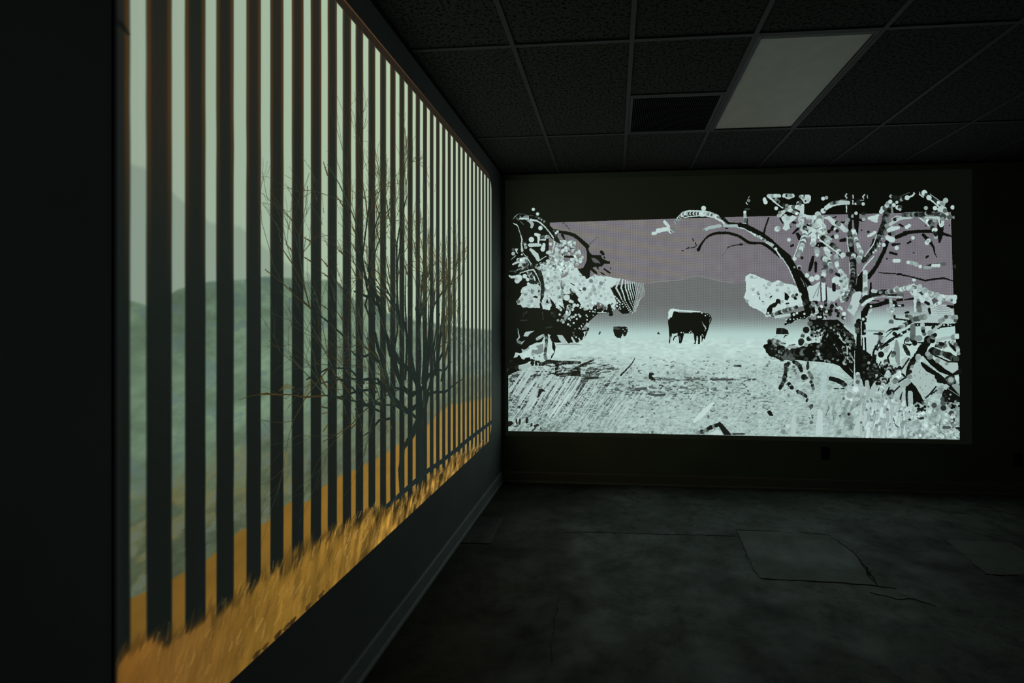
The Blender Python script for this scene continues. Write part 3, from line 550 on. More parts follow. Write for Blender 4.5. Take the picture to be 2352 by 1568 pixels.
    c.dots([(1030, 345, 40, .95), (1090, 290, 30, .92), (1105, 390, 44, .95), (1150, 385, 44, .25), (1150, 430, 30, .8)]); c.line([(990, 380), (1005, 500)], [50, 40], .55)
    c.dots([(1650, 400, 40, .75), (1825, 402, 44, .97), (2165, 388, 42, .92), (2030, 255, 52, .8), (2120, 575, 46, .4), (2190, 580, 30, .6)])
    c.line([(1530, 90), (1530, 140), (1600, 190)], [16, 30, 30], .85); c.dots([(1620, 110, 58, .95), (1660, 150, 40, .2), (1710, 200, 52, .93), (1830, 240, 46, .15)]); c.line([(1740, 240), (1880, 360), (1930, 400)], [30, 30, 30], .95); c.line([(1730, 130), (1880, 240)], [8, 16], .85)
    c.beads([(1900, 300), (1960, 320), (1950, 400), (2040, 440)], [54, 60, 60, 56], [.6, .85, .75, .95], seed=59); c.line([(1910, 430), (1990, 430), (2060, 520)], [90, 100, 60], .9); c.dots([(2020, 450, 44, .4)])
    c.line([(1200, 530), (1290, 500), (1500, 480)], [40, 30, 14], .92); c.line([(1260, 530), (1900, 520)], [100, 100], .5); c.beads([(1230, 540), (1300, 525), (1420, 530), (1570, 530), (1700, 490), (1800, 500), (1900, 530), (2000, 540)], 50, [.1, .5, .3, .05, .6, .2], step=.7, seed=60)
    c.line([(980, 620), (1070, 560), (1180, 560)], [14, 26, 14], .85); c.line([(960, 720), (1050, 650), (1160, 600), (1380, 590)], [60, 80, 60, 30], .85); c.beads([(920, 640), (920, 690)], 46, [.2, .3, .5], seed=61); c.dots([(890, 740, 40, .6), (1050, 620, 34, .1)])
    c.line([(1520, 590), (1640, 660), (1740, 770)], [20, 50, 40], .93); c.beads([(1660, 620), (1740, 680), (1760, 750), (1800, 830), (1830, 920)], [50, 54, 50, 50, 46], [.5, .85, .15, .7, .95, .05], step=.8, seed=62); c.dots([(1820, 640, 40, .7), (1840, 820, 36, .95), (1840, 960, 40, .75), (1840, 915, 34, .08)])
    c.line([(1900, 600), (1950, 660), (1950, 720)], [70, 110, 100], .93); c.line([(1640, 580), (1960, 590), (2120, 620)], [30, 60, 26], .88); c.line([(1930, 640), (1930, 690)], 18, .1); c.dots([(1980, 570, 60, .25), (1970, 610, 40, .6), (2100, 580, 46, .35)])
    c.line([(560, 600), (690, 580), (730, 540)], [70, 90, 40], .95); c.line([(620, 630), (690, 650)], [60, 70], .92); c.line([(540, 940), (600, 910), (670, 870)], [46, 60, 60], .95)
    c.line([(930, 830), (1000, 800), (1120, 780)], [70, 100, 60], .95); c.line([(1280, 770), (1330, 740)], [70, 66], .97); c.dots([(955, 905, 36, .03), (1020, 885, 38, .45), (1400, 975, 36), (1700, 1030, 44), (1670, 1070, 44), (1690, 1040, 30, .75), (838, 1112, 38), (1085, 1168, 42), (680, 1385, 42, .5)])
    c.line([(910, 970), (960, 1000), (1010, 1010)], [90, 110, 100], .95); c.line([(1040, 1415), (1130, 1415)], 74, .95); c.line([(1300, 1450), (1380, 1450), (1450, 1480)], [50, 70, 60], .85)
    # ---------------- middle right
    c.zone(*ZB2)
    c.line([(250, 0), (260, 300), (240, 500)], [110, 110, 90], .05); c.beads([(220, 20), (250, 200), (230, 400), (160, 490)], 46, [.05, .15, .3, .6, .02], step=.7, seed=63); c.line([(180, 20), (185, 250)], 16, .9)
    c.line([(560, 0), (470, 90), (420, 200)], [16, 26, 20], .9); c.dots([(360, 265, 20), (360, 400, 46), (195, 480, 24, .6), (1420, 355, 36), (230, 545, 24, .45)]); c.line([(300, 500), (320, 450)], 14, .8)
    c.line([(760, 0), (640, 180), (540, 300)], [60, 80, 90], .02); c.poly([(330, 300), (430, 180), (430, 600), (400, 580), (300, 580), (250, 500), (310, 450)], .02); c.line([(590, 420), (580, 600)], [30, 50], .02)
    c.line([(740, 210), (800, 225), (1080, 240), (1180, 260), (1340, 290), (1480, 330), (1640, 370), (1860, 335), (2000, 325), (2170, 375)], [20, 22, 14, 30, 22, 30, 34, 34, 34, 18], .03); c.line([(1100, 248), (1180, 252)], 38, .02)
    c.line([(480, 210), (480, 400), (475, 640)], [90, 90, 100], .93); c.dots([(465, 290, 40, .7), (470, 360, 40, .72), (470, 560, 44, .75), (490, 530, 40, .55)])
    c.dots([(360, 30, 30, .6), (1365, 30, 42, .7), (1310, 20, 36, .95), (1460, 60, 46, .75), (1540, 100, 36, .97), (2218, 100, 40, .16)]); c.line([(1640, 120), (1750, 120)], [70, 50], .7); c.line([(1660, 80), (1760, 70), (1900, 50)], [10, 40, 40], .05); c.line([(1780, 80), (1900, 80)], [60, 70], .95); c.line([(1960, 50), (2010, 50)], 64, .4)
    left = [(0, 180), (120, 260), (160, 420), (150, 560), (210, 600), (160, 700), (80, 780), (0, 800)]
    c.poly(left, .85, jag=.8); c.cluster(left, 34, 26, 46, LITE + [.4], seed=64); c.poly([(180, 830), (240, 640), (290, 590), (380, 580), (410, 620), (380, 720), (370, 830), (310, 960), (260, 1060), (130, 940)], .9, jag=.8); c.beads([(230, 560), (160, 680), (100, 760)], 40, [.2, .1, .4], seed=65); c.dots([(190, 880, 44, .65)])
    c.beads([(410, 780), (500, 700), (600, 650), (720, 620), (840, 590), (900, 590)], [50, 52, 50, 50, 52, 50], [.03, .08, .2, .02, .12], step=.5, seed=66); c.beads([(900, 590), (980, 580), (1040, 590)], 44, [.4, .6, .7, .15], seed=67); c.line([(880, 650), (1120, 660)], [20, 70], .12); c.line([(1120, 650), (1190, 650)], 70, .4); c.dots([(770, 600, 30, .6), (630, 570, 40, .85), (680, 580, 34, .85)])
    c.line([(430, 840), (500, 780), (620, 720)], [50, 66, 60], .97); c.line([(640, 710), (830, 680), (1180, 690)], [14, 30, 26], .9); c.line([(720, 690), (900, 680)], 16, .55)
    c.beads([(1060, 540), (1200, 530), (1340, 510), (1400, 490)], [50, 50, 60, 64], LITE, step=.5, seed=68); c.dots([(1090, 520, 44, .75), (1090, 550, 40, .6)])
    arch = [(1310, 540), (1330, 480), (1400, 440), (1560, 480), (1640, 510), (1760, 600), (1900, 630), (2050, 650), (2170, 650), (2260, 690), (2230, 740), (2240, 800), (2180, 810), (2060, 760), (1950, 780), (1860, 860), (1720, 900), (1700, 860), (1600, 800), (1500, 800), (1430, 900), (1400, 700)]
    c.poly(arch, .92, jag=.9); c.cluster(arch, 60, 30, 56, LITE + [.75], seed=69); c.poly([(1510, 600), (1560, 580), (1610, 640), (1570, 660)], .25); c.poly([(1760, 750), (1810, 700), (1900, 760), (1840, 800), (1800, 830)], (80, 82, 84)); c.dots([(2210, 695, 54, .93), (1410, 480, 22, .5), (1650, 550, 40, .7), (2200, 780, 40, .95), (1870, 640, 46, .75), (1730, 600, 40, .7)])
    c.line([(1430, 560), (1450, 700), (1440, 960)], [60, 60, 40], .95); c.beads([(1480, 690), (1500, 800), (1500, 880), (1540, 940), (1530, 1010)], [46, 50, 44, 56, 50], [.45, .8, .3, .7, .6], step=.8, seed=70)
    c.line([(540, 850), (460, 1000), (440, 1250), (450, 1380)], [80, 130, 90, 90], .02); c.line([(560, 860), (700, 850), (850, 800), (940, 780)], [90, 80, 80, 70], .02); c.line([(880, 750), (1060, 800)], [60, 70], .03); c.line([(1100, 750), (1190, 740)], 50, .03); c.line([(1240, 740), (1400, 720)], [18, 44], .03); c.line([(620, 755), (750, 765)], 20, .05); c.line([(1060, 860), (1210, 850)], 50, .03); c.line([(1120, 850), (1160, 858)], 28, .95)
    c.beads([(970, 740), (980, 830), (1000, 900), (1000, 980), (1030, 1100)], [40, 40, 40, 40, 34], LITE + [.6], seed=71); c.dots([(590, 868, 24), (598, 942, 16), (580, 965, 14), (555, 985, 16), (545, 1040, 16), (503, 1070, 20), (440, 1115, 30, .9), (483, 1195, 20), (500, 1235, 14), (480, 1345, 30, .75), (1035, 925, 16), (1030, 850, 24)])
    # wavy stripes on the right
    for k in range(7):
        y0 = 850 + 30 * k
        c.line([(1750, y0 + 40 - 6 * k), (1900, y0 - 10 + 6 * k), (2040, y0 + 4 * k), (2175, y0 + 30)], 15, .95)
    for k in range(6):
        c.line([(1575, 850 + 26 * k), (1630, 845 + 26 * k), (1680, 870 + 24 * k)], 12, .92)
    for k in range(5):
        c.line([(890, 880 + 26 * k), (960, 885 + 24 * k)], 10, .85); c.line([(1070, 900 + 26 * k), (1190, 905 + 24 * k), (1400, 880 + 26 * k)], 7, .75)
    c.line([(1700, 820), (1640, 790)], [60, 50], .03); c.line([(1710, 920), (1730, 1000)], [50, 40], .03); c.line([(1260, 990), (1310, 980)], 40, .04); c.line([(2060, 860), (2160, 880)], [30, 60], .03)
    # lower beaded limbs at right
    c.poly([(1100, 1060), (1200, 1040), (1300, 1060), (1400, 1090), (1500, 1100), (1700, 1070), (1900, 1060), (2000, 1050), (2230, 1090), (2240, 1190), (2000, 1180), (1800, 1200), (1500, 1200), (1340, 1230), (1200, 1120)], .86, jag=.8); c.line([(1040, 1060), (1050, 1110), (1290, 1135)], [50, 30, 26], .05); c.line([(1450, 1220), (1700, 1220), (1840, 1210), (1960, 1240), (2220, 1225)], [60, 70, 50, 70, 50], .03)
    c.beads([(1290, 1060), (1340, 1070), (1400, 1130), (1500, 1100), (1560, 1080), (1660, 1080)], [40, 46, 52, 60, 62, 50], [.4, .55, .3, .2, .6], step=.8, seed=72); c.beads([(1330, 1170), (1250, 1210), (1180, 1260), (1130, 1290)], [46, 46, 46, 40], [.6, .1, .85, .05, .3], step=.5, seed=73)
    c.beads([(2110, 1070), (2040, 1070), (1980, 1110), (1930, 1150), (1880, 1190)], [46, 50, 50, 50, 40], [.5, .65, .4, .7, .3], step=.8, seed=74); c.dots([(2230, 1080, 50, .7), (2180, 1085, 44, .6), (2220, 1145, 34, .3), (1800, 1280, 44, .08), (1490, 1225, 14), (2000, 1230, 18), (2080, 1225, 18), (2130, 1235, 14), (980, 1170, 50, .4), (1640, 1080, 40, .65)])
    c.line([(1100, 1300), (970, 1310), (880, 1370)], [60, 24, 14], .04); c.line([(1100, 1300), (1000, 1340), (880, 1450)], [40, 14, 14], .05); c.line([(640, 1400), (800, 1400)], [18, 50], .06); c.line([(860, 1280), (920, 1230), (1060, 1230)], [60, 80, 50], .9); c.line([(540, 1340), (660, 1340), (840, 1350)], [30, 30, 40], .7)
    c.line([(1395, 1280), (1395, 1400), (1400, 1512)], [90, 100, 110], .45); c.dots([(1400, 1470, 54, .3), (1390, 1300, 46, .5)]); c.beads([(1580, 1220), (1590, 1290), (1600, 1350)], [48, 44, 40], [.8, .6, .1, .7], seed=75); c.dots([(1595, 1340, 36, .08)]); c.line([(1740, 1400), (1840, 1290), (1950, 1220)], [80, 60, 40], .8); c.dots([(1730, 1380, 54, .65), (1790, 1440, 40, .1), (1700, 1490, 60, .1), (1620, 1400, 40, .4)]); c.line([(1650, 1260), (1720, 1260)], 24, .93)
    c.line([(1880, 1300), (1960, 1260)], [20, 30], .04); c.line([(860, 1500), (740, 1512)], [40, 90], .3); c.dots([(2260, 1440, 46, .95), (2190, 1450, 44, .65), (1040, 1390, 34, .35), (1175, 1395, 20), (1290, 1340, 22)]); c.line([(1060, 1460), (1150, 1420), (1320, 1330)], [20, 30, 30], .04)
    # ---------------- big trunk and fallen log
    c.zone(*ZB3)
    c.poly([(1250, -60), (1620, -60), (1900, -60), (2050, 60), (2250, 250), (2290, 420), (2290, 900), (2260, 1290), (2050, 1100), (1940, 980), (1800, 930), (1600, 900), (1250, 870), (1000, 850),
            (800, 850), (560, 830), (400, 750), (290, 680), (270, 600), (215, 540), (250, 500), (320, 480), (370, 385), (430, 390), (480, 480), (560, 550), (700, 580), (800, 620), (940, 600), (1100, 540), (1250, 480), (1400, 450), (1500, 480), (1560, 300), (1600, 110), (1400, 180), (1290, 130)], .015, jag=.4)
    c.beads([(400, 420), (430, 560), (560, 640), (700, 680), (850, 700), (1000, 680), (1150, 620)], [54, 110, 110, 110, 110, 100, 90], [.02, .08, .22, .04, .15, .35], step=.3, jit=.4, seed=76); c.line([(430, 440), (500, 520), (560, 560)], [30, 40, 20], .7); c.cluster([(380, 560), (500, 500), (760, 600), (760, 760), (520, 800)], 30, 16, 34, [.05, .4, .12, .55, .03], seed=77)
    c.beads([(460, 400), (560, 430), (640, 470), (740, 480)], [50, 40, 30, 12], [.4, .65, .8, .3], seed=78); c.line([(800, 520), (930, 500)], [14, 30], .3); c.line([(780, 560), (950, 560)], 60, .75)
    c.poly([(1240, 60), (1320, -20), (1600, -20), (1600, 100), (1400, 170), (1290, 130)], .03); c.dots([(1280, 30, 60, .35), (1440, 80, 24, .4), (1190, 170, 74, .06), (1125, 270, 50, .8), (1110, 310, 46, .3), (1100, 380, 44, .93), (1080, 430, 70, .15), (1070, 470, 56, .1), (1250, 370, 54, .1), (1190, 510, 46, .7), (1190, 670, 70, .02), (1190, 830, 50, .22)])
    c.line([(1260, 470), (1400, 380), (1560, 170)], [30, 50, 30], .93); c.line([(1300, 330), (1460, 230)], [80, 70], .85); c.line([(1260, 250), (1400, 330)], 10, .2); c.poly([(1370, 430), (1500, 400), (1490, 490), (1420, 460)], .93, jag=.4); c.line([(1330, 240), (1390, 250)], 40, .3)
    c.beads([(1440, 640), (1500, 740), (1560, 830)], [40, 44, 54], [.6, .8, .5, .85], seed=79); c.line([(1660, 850), (1720, 900)], [30, 50], .55); c.line([(1650, 320), (1690, 270)], [30, 40], .7); c.line([(1840, 500), (1900, 580), (1990, 750)], [60, 60, 20], .7); c.line([(1900, 250), (1950, 340), (2060, 460), (2180, 590)], [50, 60, 40, 30], .85)
    c.beads([(1950, 530), (2050, 600), (2060, 700), (2050, 830)], [50, 54, 50, 54], [.2, .4, .6, .1, .75], seed=80); c.line([(2110, 520), (2120, 820)], 30, .85); c.dots([(2060, 910, 54, .8), (2040, 860, 40, .6), (1980, 820, 34, .3)]); c.line([(2050, 80), (2250, 260)], [40, 50], .88); c.line([(2170, 700), (2280, 880)], [50, 30], .6); c.cluster([(2000, 150), (2280, 300), (2290, 600), (2150, 560)], 30, 24, 46, [.05, .2, .4, .1, .6], seed=81); c.line([(2280, 640), (2270, 1500)], [14, 24], .88); c.poly([(2150, 1010), (2230, 1100), (2240, 1140)], .85); c.line([(2130, 820), (2220, 900)], [24, 30], .75)
    c.poly([(1700, 1235), (1730, 1215), (1900, 1250), (2050, 1320), (2100, 1390), (2060, 1450), (1980, 1410), (1860, 1350), (1700, 1300)], .05, jag=.3); c.dots([(2040, 1400, 54, .25), (2080, 1400, 34, .08), (1960, 1340, 46, .06)]); c.line([(1820, 1490), (1920, 1490)], 24, .15); c.line([(1980, 1490), (2050, 1490)], 24, .12); c.line([(2200, 1480), (2250, 1430)], [60, 70], .08)
    c.line([(1560, 1568), (1600, 1200), (1640, 950)], [110, 120, 60], (172, 198, 198), alpha=.5)
    c.cluster([(1300, 20), (1620, -20), (1900, 0), (2240, 280), (2280, 860), (2000, 930), (1560, 860), (1300, 840)], 130, 18, 46, [.02, .04, .1, .25, .02, .45, .08, .6], seed=109)
    c.cluster([(1560, 300), (1900, 250), (2000, 800), (1560, 800)], 40, 40, 90, [.02, .03, .05], seed=110)
    # hanging rootlets
    c.beads([(800, 930), (740, 960), (730, 1080), (720, 1220), (690, 1320), (640, 1400), (590, 1500)], [50, 46, 44, 50, 46, 46, 40], [.05, .15, .08, .3, .03], step=.5, seed=82); c.beads([(900, 880), (1000, 930), (1060, 1010), (1090, 1120)], [44, 54, 54, 40], [.04, .15, .3, .06], step=.5, seed=83); c.dots([(1140, 1230, 66, .07), (1200, 1250, 34, .2), (910, 1000, 34, .45), (935, 1085, 34, .45), (1005, 1240, 50, .72), (960, 1150, 26, .5), (1225, 990, 40, .2), (1255, 1130, 36, .4), (1290, 1190, 50, .5), (1320, 1250, 40, .35), (1270, 1330, 40, .9), (1300, 1340, 38, .15), (1330, 1420, 38, .12), (1350, 1490, 40, .45)]); c.line([(1230, 900), (1225, 1040)], [50, 60], .15); c.line([(570, 1480), (600, 1540)], [16, 8], .1)
    c.zone(*ZB5)
    c.beads([(330, 230), (400, 310), (450, 330)], [50, 50, 46], [.03, .1, .05], step=.6, seed=84); c.line([(345, 270), (380, 250)], 30, .75); c.beads([(545, 400), (640, 450), (700, 480), (760, 540)], [40, 48, 46, 40], [.1, .35, .4, .2], step=.6, seed=85); c.beads([(770, 600), (760, 660)], 34, [.2, .45, .1], seed=86); c.poly([(800, 760), (860, 705), (910, 720), (910, 790), (850, 850)], .35, jag=.3); c.poly([(850, 720), (910, 710), (910, 780)], .08)
    c.dots([(200, 1370, 60, .6), (305, 1240, 54, .95), (895, 985, 30, .5), (895, 1035, 20, .2), (830, 1045, 14, .2), (870, 1150, 44, .45), (1645, 575, 34, .45), (1770, 950, 34, .1), (1560, 990, 24, .3)])
    c.line([(1270, 740), (1300, 800), (1240, 920), (1230, 1000)], [10, 30, 14, 10], .3, alpha=.8); c.line([(1390, 930), (1400, 1080)], 14, .35); c.cluster([(1840, 560), (2000, 560), (2000, 1000), (1840, 1000)], 10, 50, 76, [.9, .8, .95, .7], seed=87); c.line([(1060, 1380), (1080, 900)], [180, 120], .93); c.line([(2000, 1350), (2100, 950)], [260, 140], .9); c.line([(1180, 60), (1160, 540)], [150, 190], (170, 196, 196), alpha=.45); c.line([(450, 1050), (440, 1450)], [100, 120], .9); c.line([(1910, 0), (1905, 300)], 40, .92)
    # ---------------- far right : dark arching limbs over the meadow
    c.zone(*ZB4)
    c.poly([(340, 290), (410, 290), (420, 560), (530, 650), (530, 800), (200, 860), (200, 500), (300, 480)], .0)
    c.poly([(350, 290), (375, 290), (390, 540), (350, 540)], .95); c.poly([(415, 240), (660, 240), (660, 330), (560, 450), (530, 660), (420, 560)], .9, jag=.4); c.poly([(380, 320), (415, 320), (400, 530)], .03)
    c.line([(270, -20), (275, 250), (280, 500), (260, 800), (250, 1000)], [100, 90, 120, 110, 100], .03); c.dots([(240, 130, 44, .4), (240, 180, 40, .3), (235, 60, 50, .1)]); c.line([(320, -20), (320, 440)], 22, .75)
    c.poly([(200, 500), (330, 540), (450, 600), (540, 700), (560, 900), (600, 1100), (480, 1300), (380, 1300), (330, 1100), (200, 1000)], .02, jag=.5)
    c.beads([(740, 310), (690, 390), (640, 450), (610, 510), (570, 620), (560, 740), (560, 900), (540, 1010), (540, 1130)], [54, 54, 54, 56, 48, 46, 54, 54, 56], [.05, .15, .3, .03, .4, .1], step=.5, jit=.08, seed=88); c.beads([(760, 300), (720, 370), (660, 450), (600, 560)], 44, [.8, .6, .1], step=1.6, jit=.3, seed=89)
    c.beads([(1090, 250), (1000, 270), (940, 200)], [30, 30, 40], [.05, .1, .4], seed=90); c.line([(1250, 130), (1090, 220), (980, 280), (880, 340), (790, 410), (690, 490)], [40, 50, 34, 44, 46, 30], .04); c.dots([(1210, 165, 20), (1095, 218, 24), (915, 355, 26), (680, 225, 40, .08), (690, 290, 44, .5), (730, 360, 40, .75), (600, 580, 44, .9), (950, 600, 46, .25), (830, 480, 46, .8), (800, 540, 44, .75), (700, 620, 60, .06), (800, 760, 50, .25), (805, 810, 50, .7)]); c.line([(800, 450), (860, 420)], [30, 12], .08)
    c.line([(1000, 350), (1005, 500), (1020, 720), (1040, 800)], [40, 110, 90, 60], .62); c.dots([(945, 600, 46, .25), (930, 640, 36, .5)])
    c.line([(1315, 80), (1310, 320)], [100, 110], .45); c.dots([(1320, 330, 60, .08), (1320, 290, 56, .4), (1210, 330, 50, .4), (1350, 400, 50, .04), (1510, 130, 44, .5), (1515, 170, 36, .06), (1440, 310, 60, .6), (1400, 310, 56, .6)]); c.line([(1150, 400), (1160, 340), (1210, 320)], [24, 20, 12], .1); c.line([(1160, 420), (1250, 430), (1290, 420)], [14, 40, 20], .06); c.line([(1410, 390), (1510, 395)], [20, 34], .04); c.beads([(1160, 470), (1200, 560), (1230, 630)], [40, 50, 40], [.5, .1, .05, .3], step=.7, seed=91); c.poly([(1090, 720), (1180, 660), (1260, 700), (1230, 900), (1180, 960), (1110, 880)], .82, jag=.5)
    c.beads([(1620, 340), (1560, 440), (1500, 500), (1400, 620), (1300, 760), (1240, 880), (1200, 1040)], [80, 70, 70, 50, 50, 46, 40], [.02, .05, .1, .02], step=.4, seed=92); c.poly([(1420, 480), (1560, 400), (1620, 440), (1560, 620), (1480, 660), (1350, 640)], .02); c.line([(1560, 640), (1700, 780), (1850, 900), (2080, 1020)], [90, 110, 120, 50], .02); c.line([(1490, 810), (1600, 920), (1740, 1010), (1860, 1090)], [90, 130, 130, 120], .02); c.line([(1540, 760), (1690, 890)], [10, 24], .7)
    c.beads([(1640, 340), (1700, 280), (1760, 220)], [80, 60, 30], [.03, .1, .3, .6], step=.5, seed=93); c.beads([(1660, 560), (1760, 570), (1880, 600), (1980, 630), (2100, 680), (2200, 730)], [70, 80, 60, 66, 66, 60], [.3, .15, .4, .05, .25], step=.6, seed=94); c.line([(1830, 420), (1920, 430)], [90, 80], .04); c.beads([(1790, 400), (1770, 450), (1900, 490), (1960, 420)], 34, [.4, .85, .3], seed=95); c.line([(2050, 420), (2150, 520)], [90, 100], .05); c.beads([(1960, 400), (2060, 380), (2160, 450), (2190, 560), (2210, 640)], 40, [.5, .85, .7, .4], seed=96); c.line([(1770, 350), (1880, 320), (2040, 290)], [60, 60, 60], .8); c.dots([(2100, 290, 56, .6), (2170, 270, 54, .95), (1640, 660, 60, .5), (1600, 610, 50, .7), (1800, 720, 46, .6), (1970, 800, 40, .6), (1420, 660, 54, .8), (1410, 690, 50, .7)])
    c.poly([(1700, 650), (1860, 640), (2000, 720), (2190, 830), (2180, 950), (2090, 990), (1920, 890), (1830, 800)], .86, jag=.6); c.dots([(1790, 740, 46, .62), (1965, 800, 34, .6)]); c.line([(1310, 790), (1300, 830)], 110, .08); c.dots([(1310, 870, 50, .6), (1290, 930, 50, .85), (1260, 950, 40, .1), (1250, 1050, 50, .6), (1190, 1170, 64, .7)])
    stone = [(1330, 820), (1440, 700), (1480, 830), (1560, 930), (1730, 1030), (1750, 1160), (1760, 1260), (1680, 1370), (1560, 1500), (1480, 1480), (1420, 1330), (1290, 1130)]
    c.poly(stone, .84, jag=.7); c.cluster(stone, 40, 8, 20, [.75, .7, .9, .65], seed=97)
    c.poly([(1290, 1150), (1420, 1330), (1500, 1500), (1560, 1512), (1320, 1512), (1310, 1320), (1220, 1320), (1190, 1250)], .015); c.poly([(1750, 1000), (1900, 1050), (1960, 1120), (2220, 1200), (2230, 1430), (2000, 1280), (1900, 1180), (1780, 1160)], .04, jag=.6); c.poly([(2060, 1220), (2140, 1130), (2230, 1230), (2230, 1420)], .68); c.line([(2090, 1010), (2230, 940)], [50, 90], .05); c.poly([(1960, 1260), (2230, 1440), (2230, 1540), (1880, 1540), (1880, 1350)], .03)
    c.beads([(1950, 1080), (2040, 1040), (2120, 1060), (2120, 1160), (1990, 1170)], 30, [.05, .15], step=.5, seed=98); c.dots([(2045, 1120, 80, .35), (2050, 1110, 54, .75), (2165, 1070, 46, .95), (1880, 1260, 50, .7), (1840, 1320, 60, .6), (1800, 1330, 50, .7), (2040, 1395, 20, .8), (2000, 1430, 14, .5)]); c.poly([(1900, 1200), (1960, 1190), (2020, 1230), (1960, 1300), (1910, 1280)], .85, jag=1)
    c.beads([(850, 880), (820, 980), (770, 1080), (740, 1180), (700, 1290), (670, 1390), (650, 1480)], [50, 54, 54, 54, 54, 54, 56], [.9, .7, .5, .85, .3, .12, .95], step=.5, jit=.08, seed=99); c.beads([(1050, 900), (1060, 960), (1010, 1060), (960, 1160), (930, 1260), (870, 1390)], [46, 56, 60, 64, 60, 66], [.1, .7, .9, .5, .85, .75], step=.55, seed=100); c.dots([(870, 1400, 66, .6), (960, 1470, 60, .85), (1050, 1320, 70, .8), (1060, 880, 40, .05), (540, 1100, 54, .02)])
    c.cluster([(620, 840), (820, 850), (760, 1050), (640, 1100)], 26, 20, 44, [.02, .1, .5, .05, .8], seed=101); c.cluster([(900, 820), (1000, 900), (900, 1100), (800, 1250), (760, 1200)], 24, 20, 40, [.05, .2, .6, .1], seed=102); c.line([(430, 1150), (440, 1400)], [80, 120], .78); c.line([(545, 1260), (545, 1400)], [80, 90], .82); c.dots([(250, 1000, 44, .9), (260, 1050, 46, .6), (260, 1100, 44, .75), (250, 1150, 40, .4)]); c.line([(190, 880), (190, 1240)], 20, .9); c.cluster([(60, 1240), (380, 1250), (420, 1500), (60, 1500)], 40, 40, 80, [.92, .85, .95, .75], seed=103)
    c.cluster([(330, 560), (560, 650), (640, 860), (880, 830), (900, 1080), (760, 1180), (600, 1180), (330, 1080)], 90, 20, 54, [.02, .05, .02, .2, .1, .5, .03, .75], seed=111)
    for pts in ([(640, 420), (560, 560), (540, 700)], [(830, 420), (700, 520)], [(900, 560), (830, 680), (880, 860), (960, 920)], [(1130, 430), (1200, 560), (1260, 640)], [(1240, 700), (1100, 900), (980, 900)], [(700, 760), (640, 880), (560, 900)], [(1000, 900), (1180, 1060), (1040, 1150)], [(940, 330), (790, 420)], [(1700, 620), (2000, 760), (2180, 760)], [(1760, 1240), (1660, 1370), (1560, 1460)], [(860, 1250), (800, 1400)], [(1060, 1230), (960, 1330), (900, 1330)]):
        c.line(pts, rng.uniform(16, 34), .05)
    c.beads([(880, 840), (840, 960), (790, 1090), (740, 1200), (690, 1330), (650, 1480)], 50, [.9, .7, .95, .85, .2], step=.6, jit=.1, seed=112); c.beads([(1060, 950), (1000, 1070), (950, 1180)], 54, [.9, .7, .95, .5], step=.6, seed=113)
    c.zone(*ZB6)
    c.line([(1010, 250), (1000, 500), (1020, 700)], [60, 50, 30], .04); c.line([(910, 420), (850, 600), (840, 780)], [50, 44, 60], .05); c.line([(930, 430), (930, 720)], [60, 120], .82); c.line([(1095, 400), (1100, 600)], [80, 90], .8); c.poly([(1120, 190), (1200, 260), (1300, 430), (1400, 620), (1380, 690), (1230, 610), (1150, 690), (1140, 400), (1060, 300), (1080, 230)], .02, jag=.3); c.line([(960, 790), (1040, 870), (1070, 980)], [110, 130, 110], .05); c.line([(880, 900), (1000, 1000)], [10, 20], .1)
    c.dots([(1130, 850, 50, .3), (630, 450, 80, .62), (740, 570, 76, .8), (600, 400, 60, .05), (980, 190, 76, .75), (580, 1045, 60, .6), (620, 1000, 60, .95), (700, 1010, 50, .85), (1620, 690, 60, .3), (1830, 750, 66, .15), (1820, 640, 60, .35), (1810, 550, 50, .3), (2030, 1030, 66, .2), (2030, 930, 60, .8), (2010, 870, 60, .25), (2030, 1320, 56, .65), (1195, 1080, 46, .7)])
    for _ in range(190):
        x = rng.uniform(-40, 1000); y = rng.uniform(640, 1430); L = rng.uniform(90, 260); w = rng.uniform(45, 95); g = [.95, .88, .98, .82, .9, .78, 1.0][rng.integers(7)]
        if y - L < 420 + max(0, x - 560) * .9: L = max(60, y - (420 + max(0, x - 560) * .9))
        dx = rng.uniform(-.05, .28) * L
        c.line([(x, y), (x + dx, y - L)], [w, w * .8], g, jag=.3); c.dot(x + dx, y - L, w * .4, g - rng.choice([.03, .1, .2, .35])); c.line([(x + w * .45, y), (x + dx + w * .4, y - L)], [3, 8], g - .25, alpha=.5)
    c.cluster([(1000, 760), (1300, 840), (1900, 800), (2200, 1020), (2200, 1420), (1000, 1420)], 150, 26, 62, [.95, .88, 1.0, .78, .9], seed=105); c.cluster([(1200, 640), (1500, 620), (1500, 800), (1200, 860)], 24, 20, 44, [.05, .8, .3, .9, .1], seed=106); c.cluster([(1800, 420), (2200, 520), (2200, 740), (1950, 760)], 30, 20, 50, [.02, .05, .15, .6, .03], seed=107)
    c.line([(1560, 440), (1680, 350)], 30, .08); c.line([(1840, 1190), (1960, 1190)], 70, .2, alpha=.8); c.poly([(2090, 1180), (2200, 1170), (2200, 1270), (2120, 1220)], .1, jag=.8); c.line([(600, 1150), (640, 1100)], 16, .2); c.line([(700, 980), (730, 1060)], 16, .15); c.line([(720, 1090), (770, 1160)], 20, .3); c.line([(1320, 980), (1370, 980)], 50, .15); c.line([(1240, 970), (1310, 1000)], 20, .2); c.line([(1350, 790), (1300, 780)], 60, .06)
    for k in range(60):
        x, y = rng.uniform(1600, 2190), rng.uniform(1050, 1420); c.line([(x, y), (x + rng.uniform(20, 60), y + rng.uniform(10, 40))], rng.uniform(8, 18), rng.uniform(.2, .7), alpha=.7)
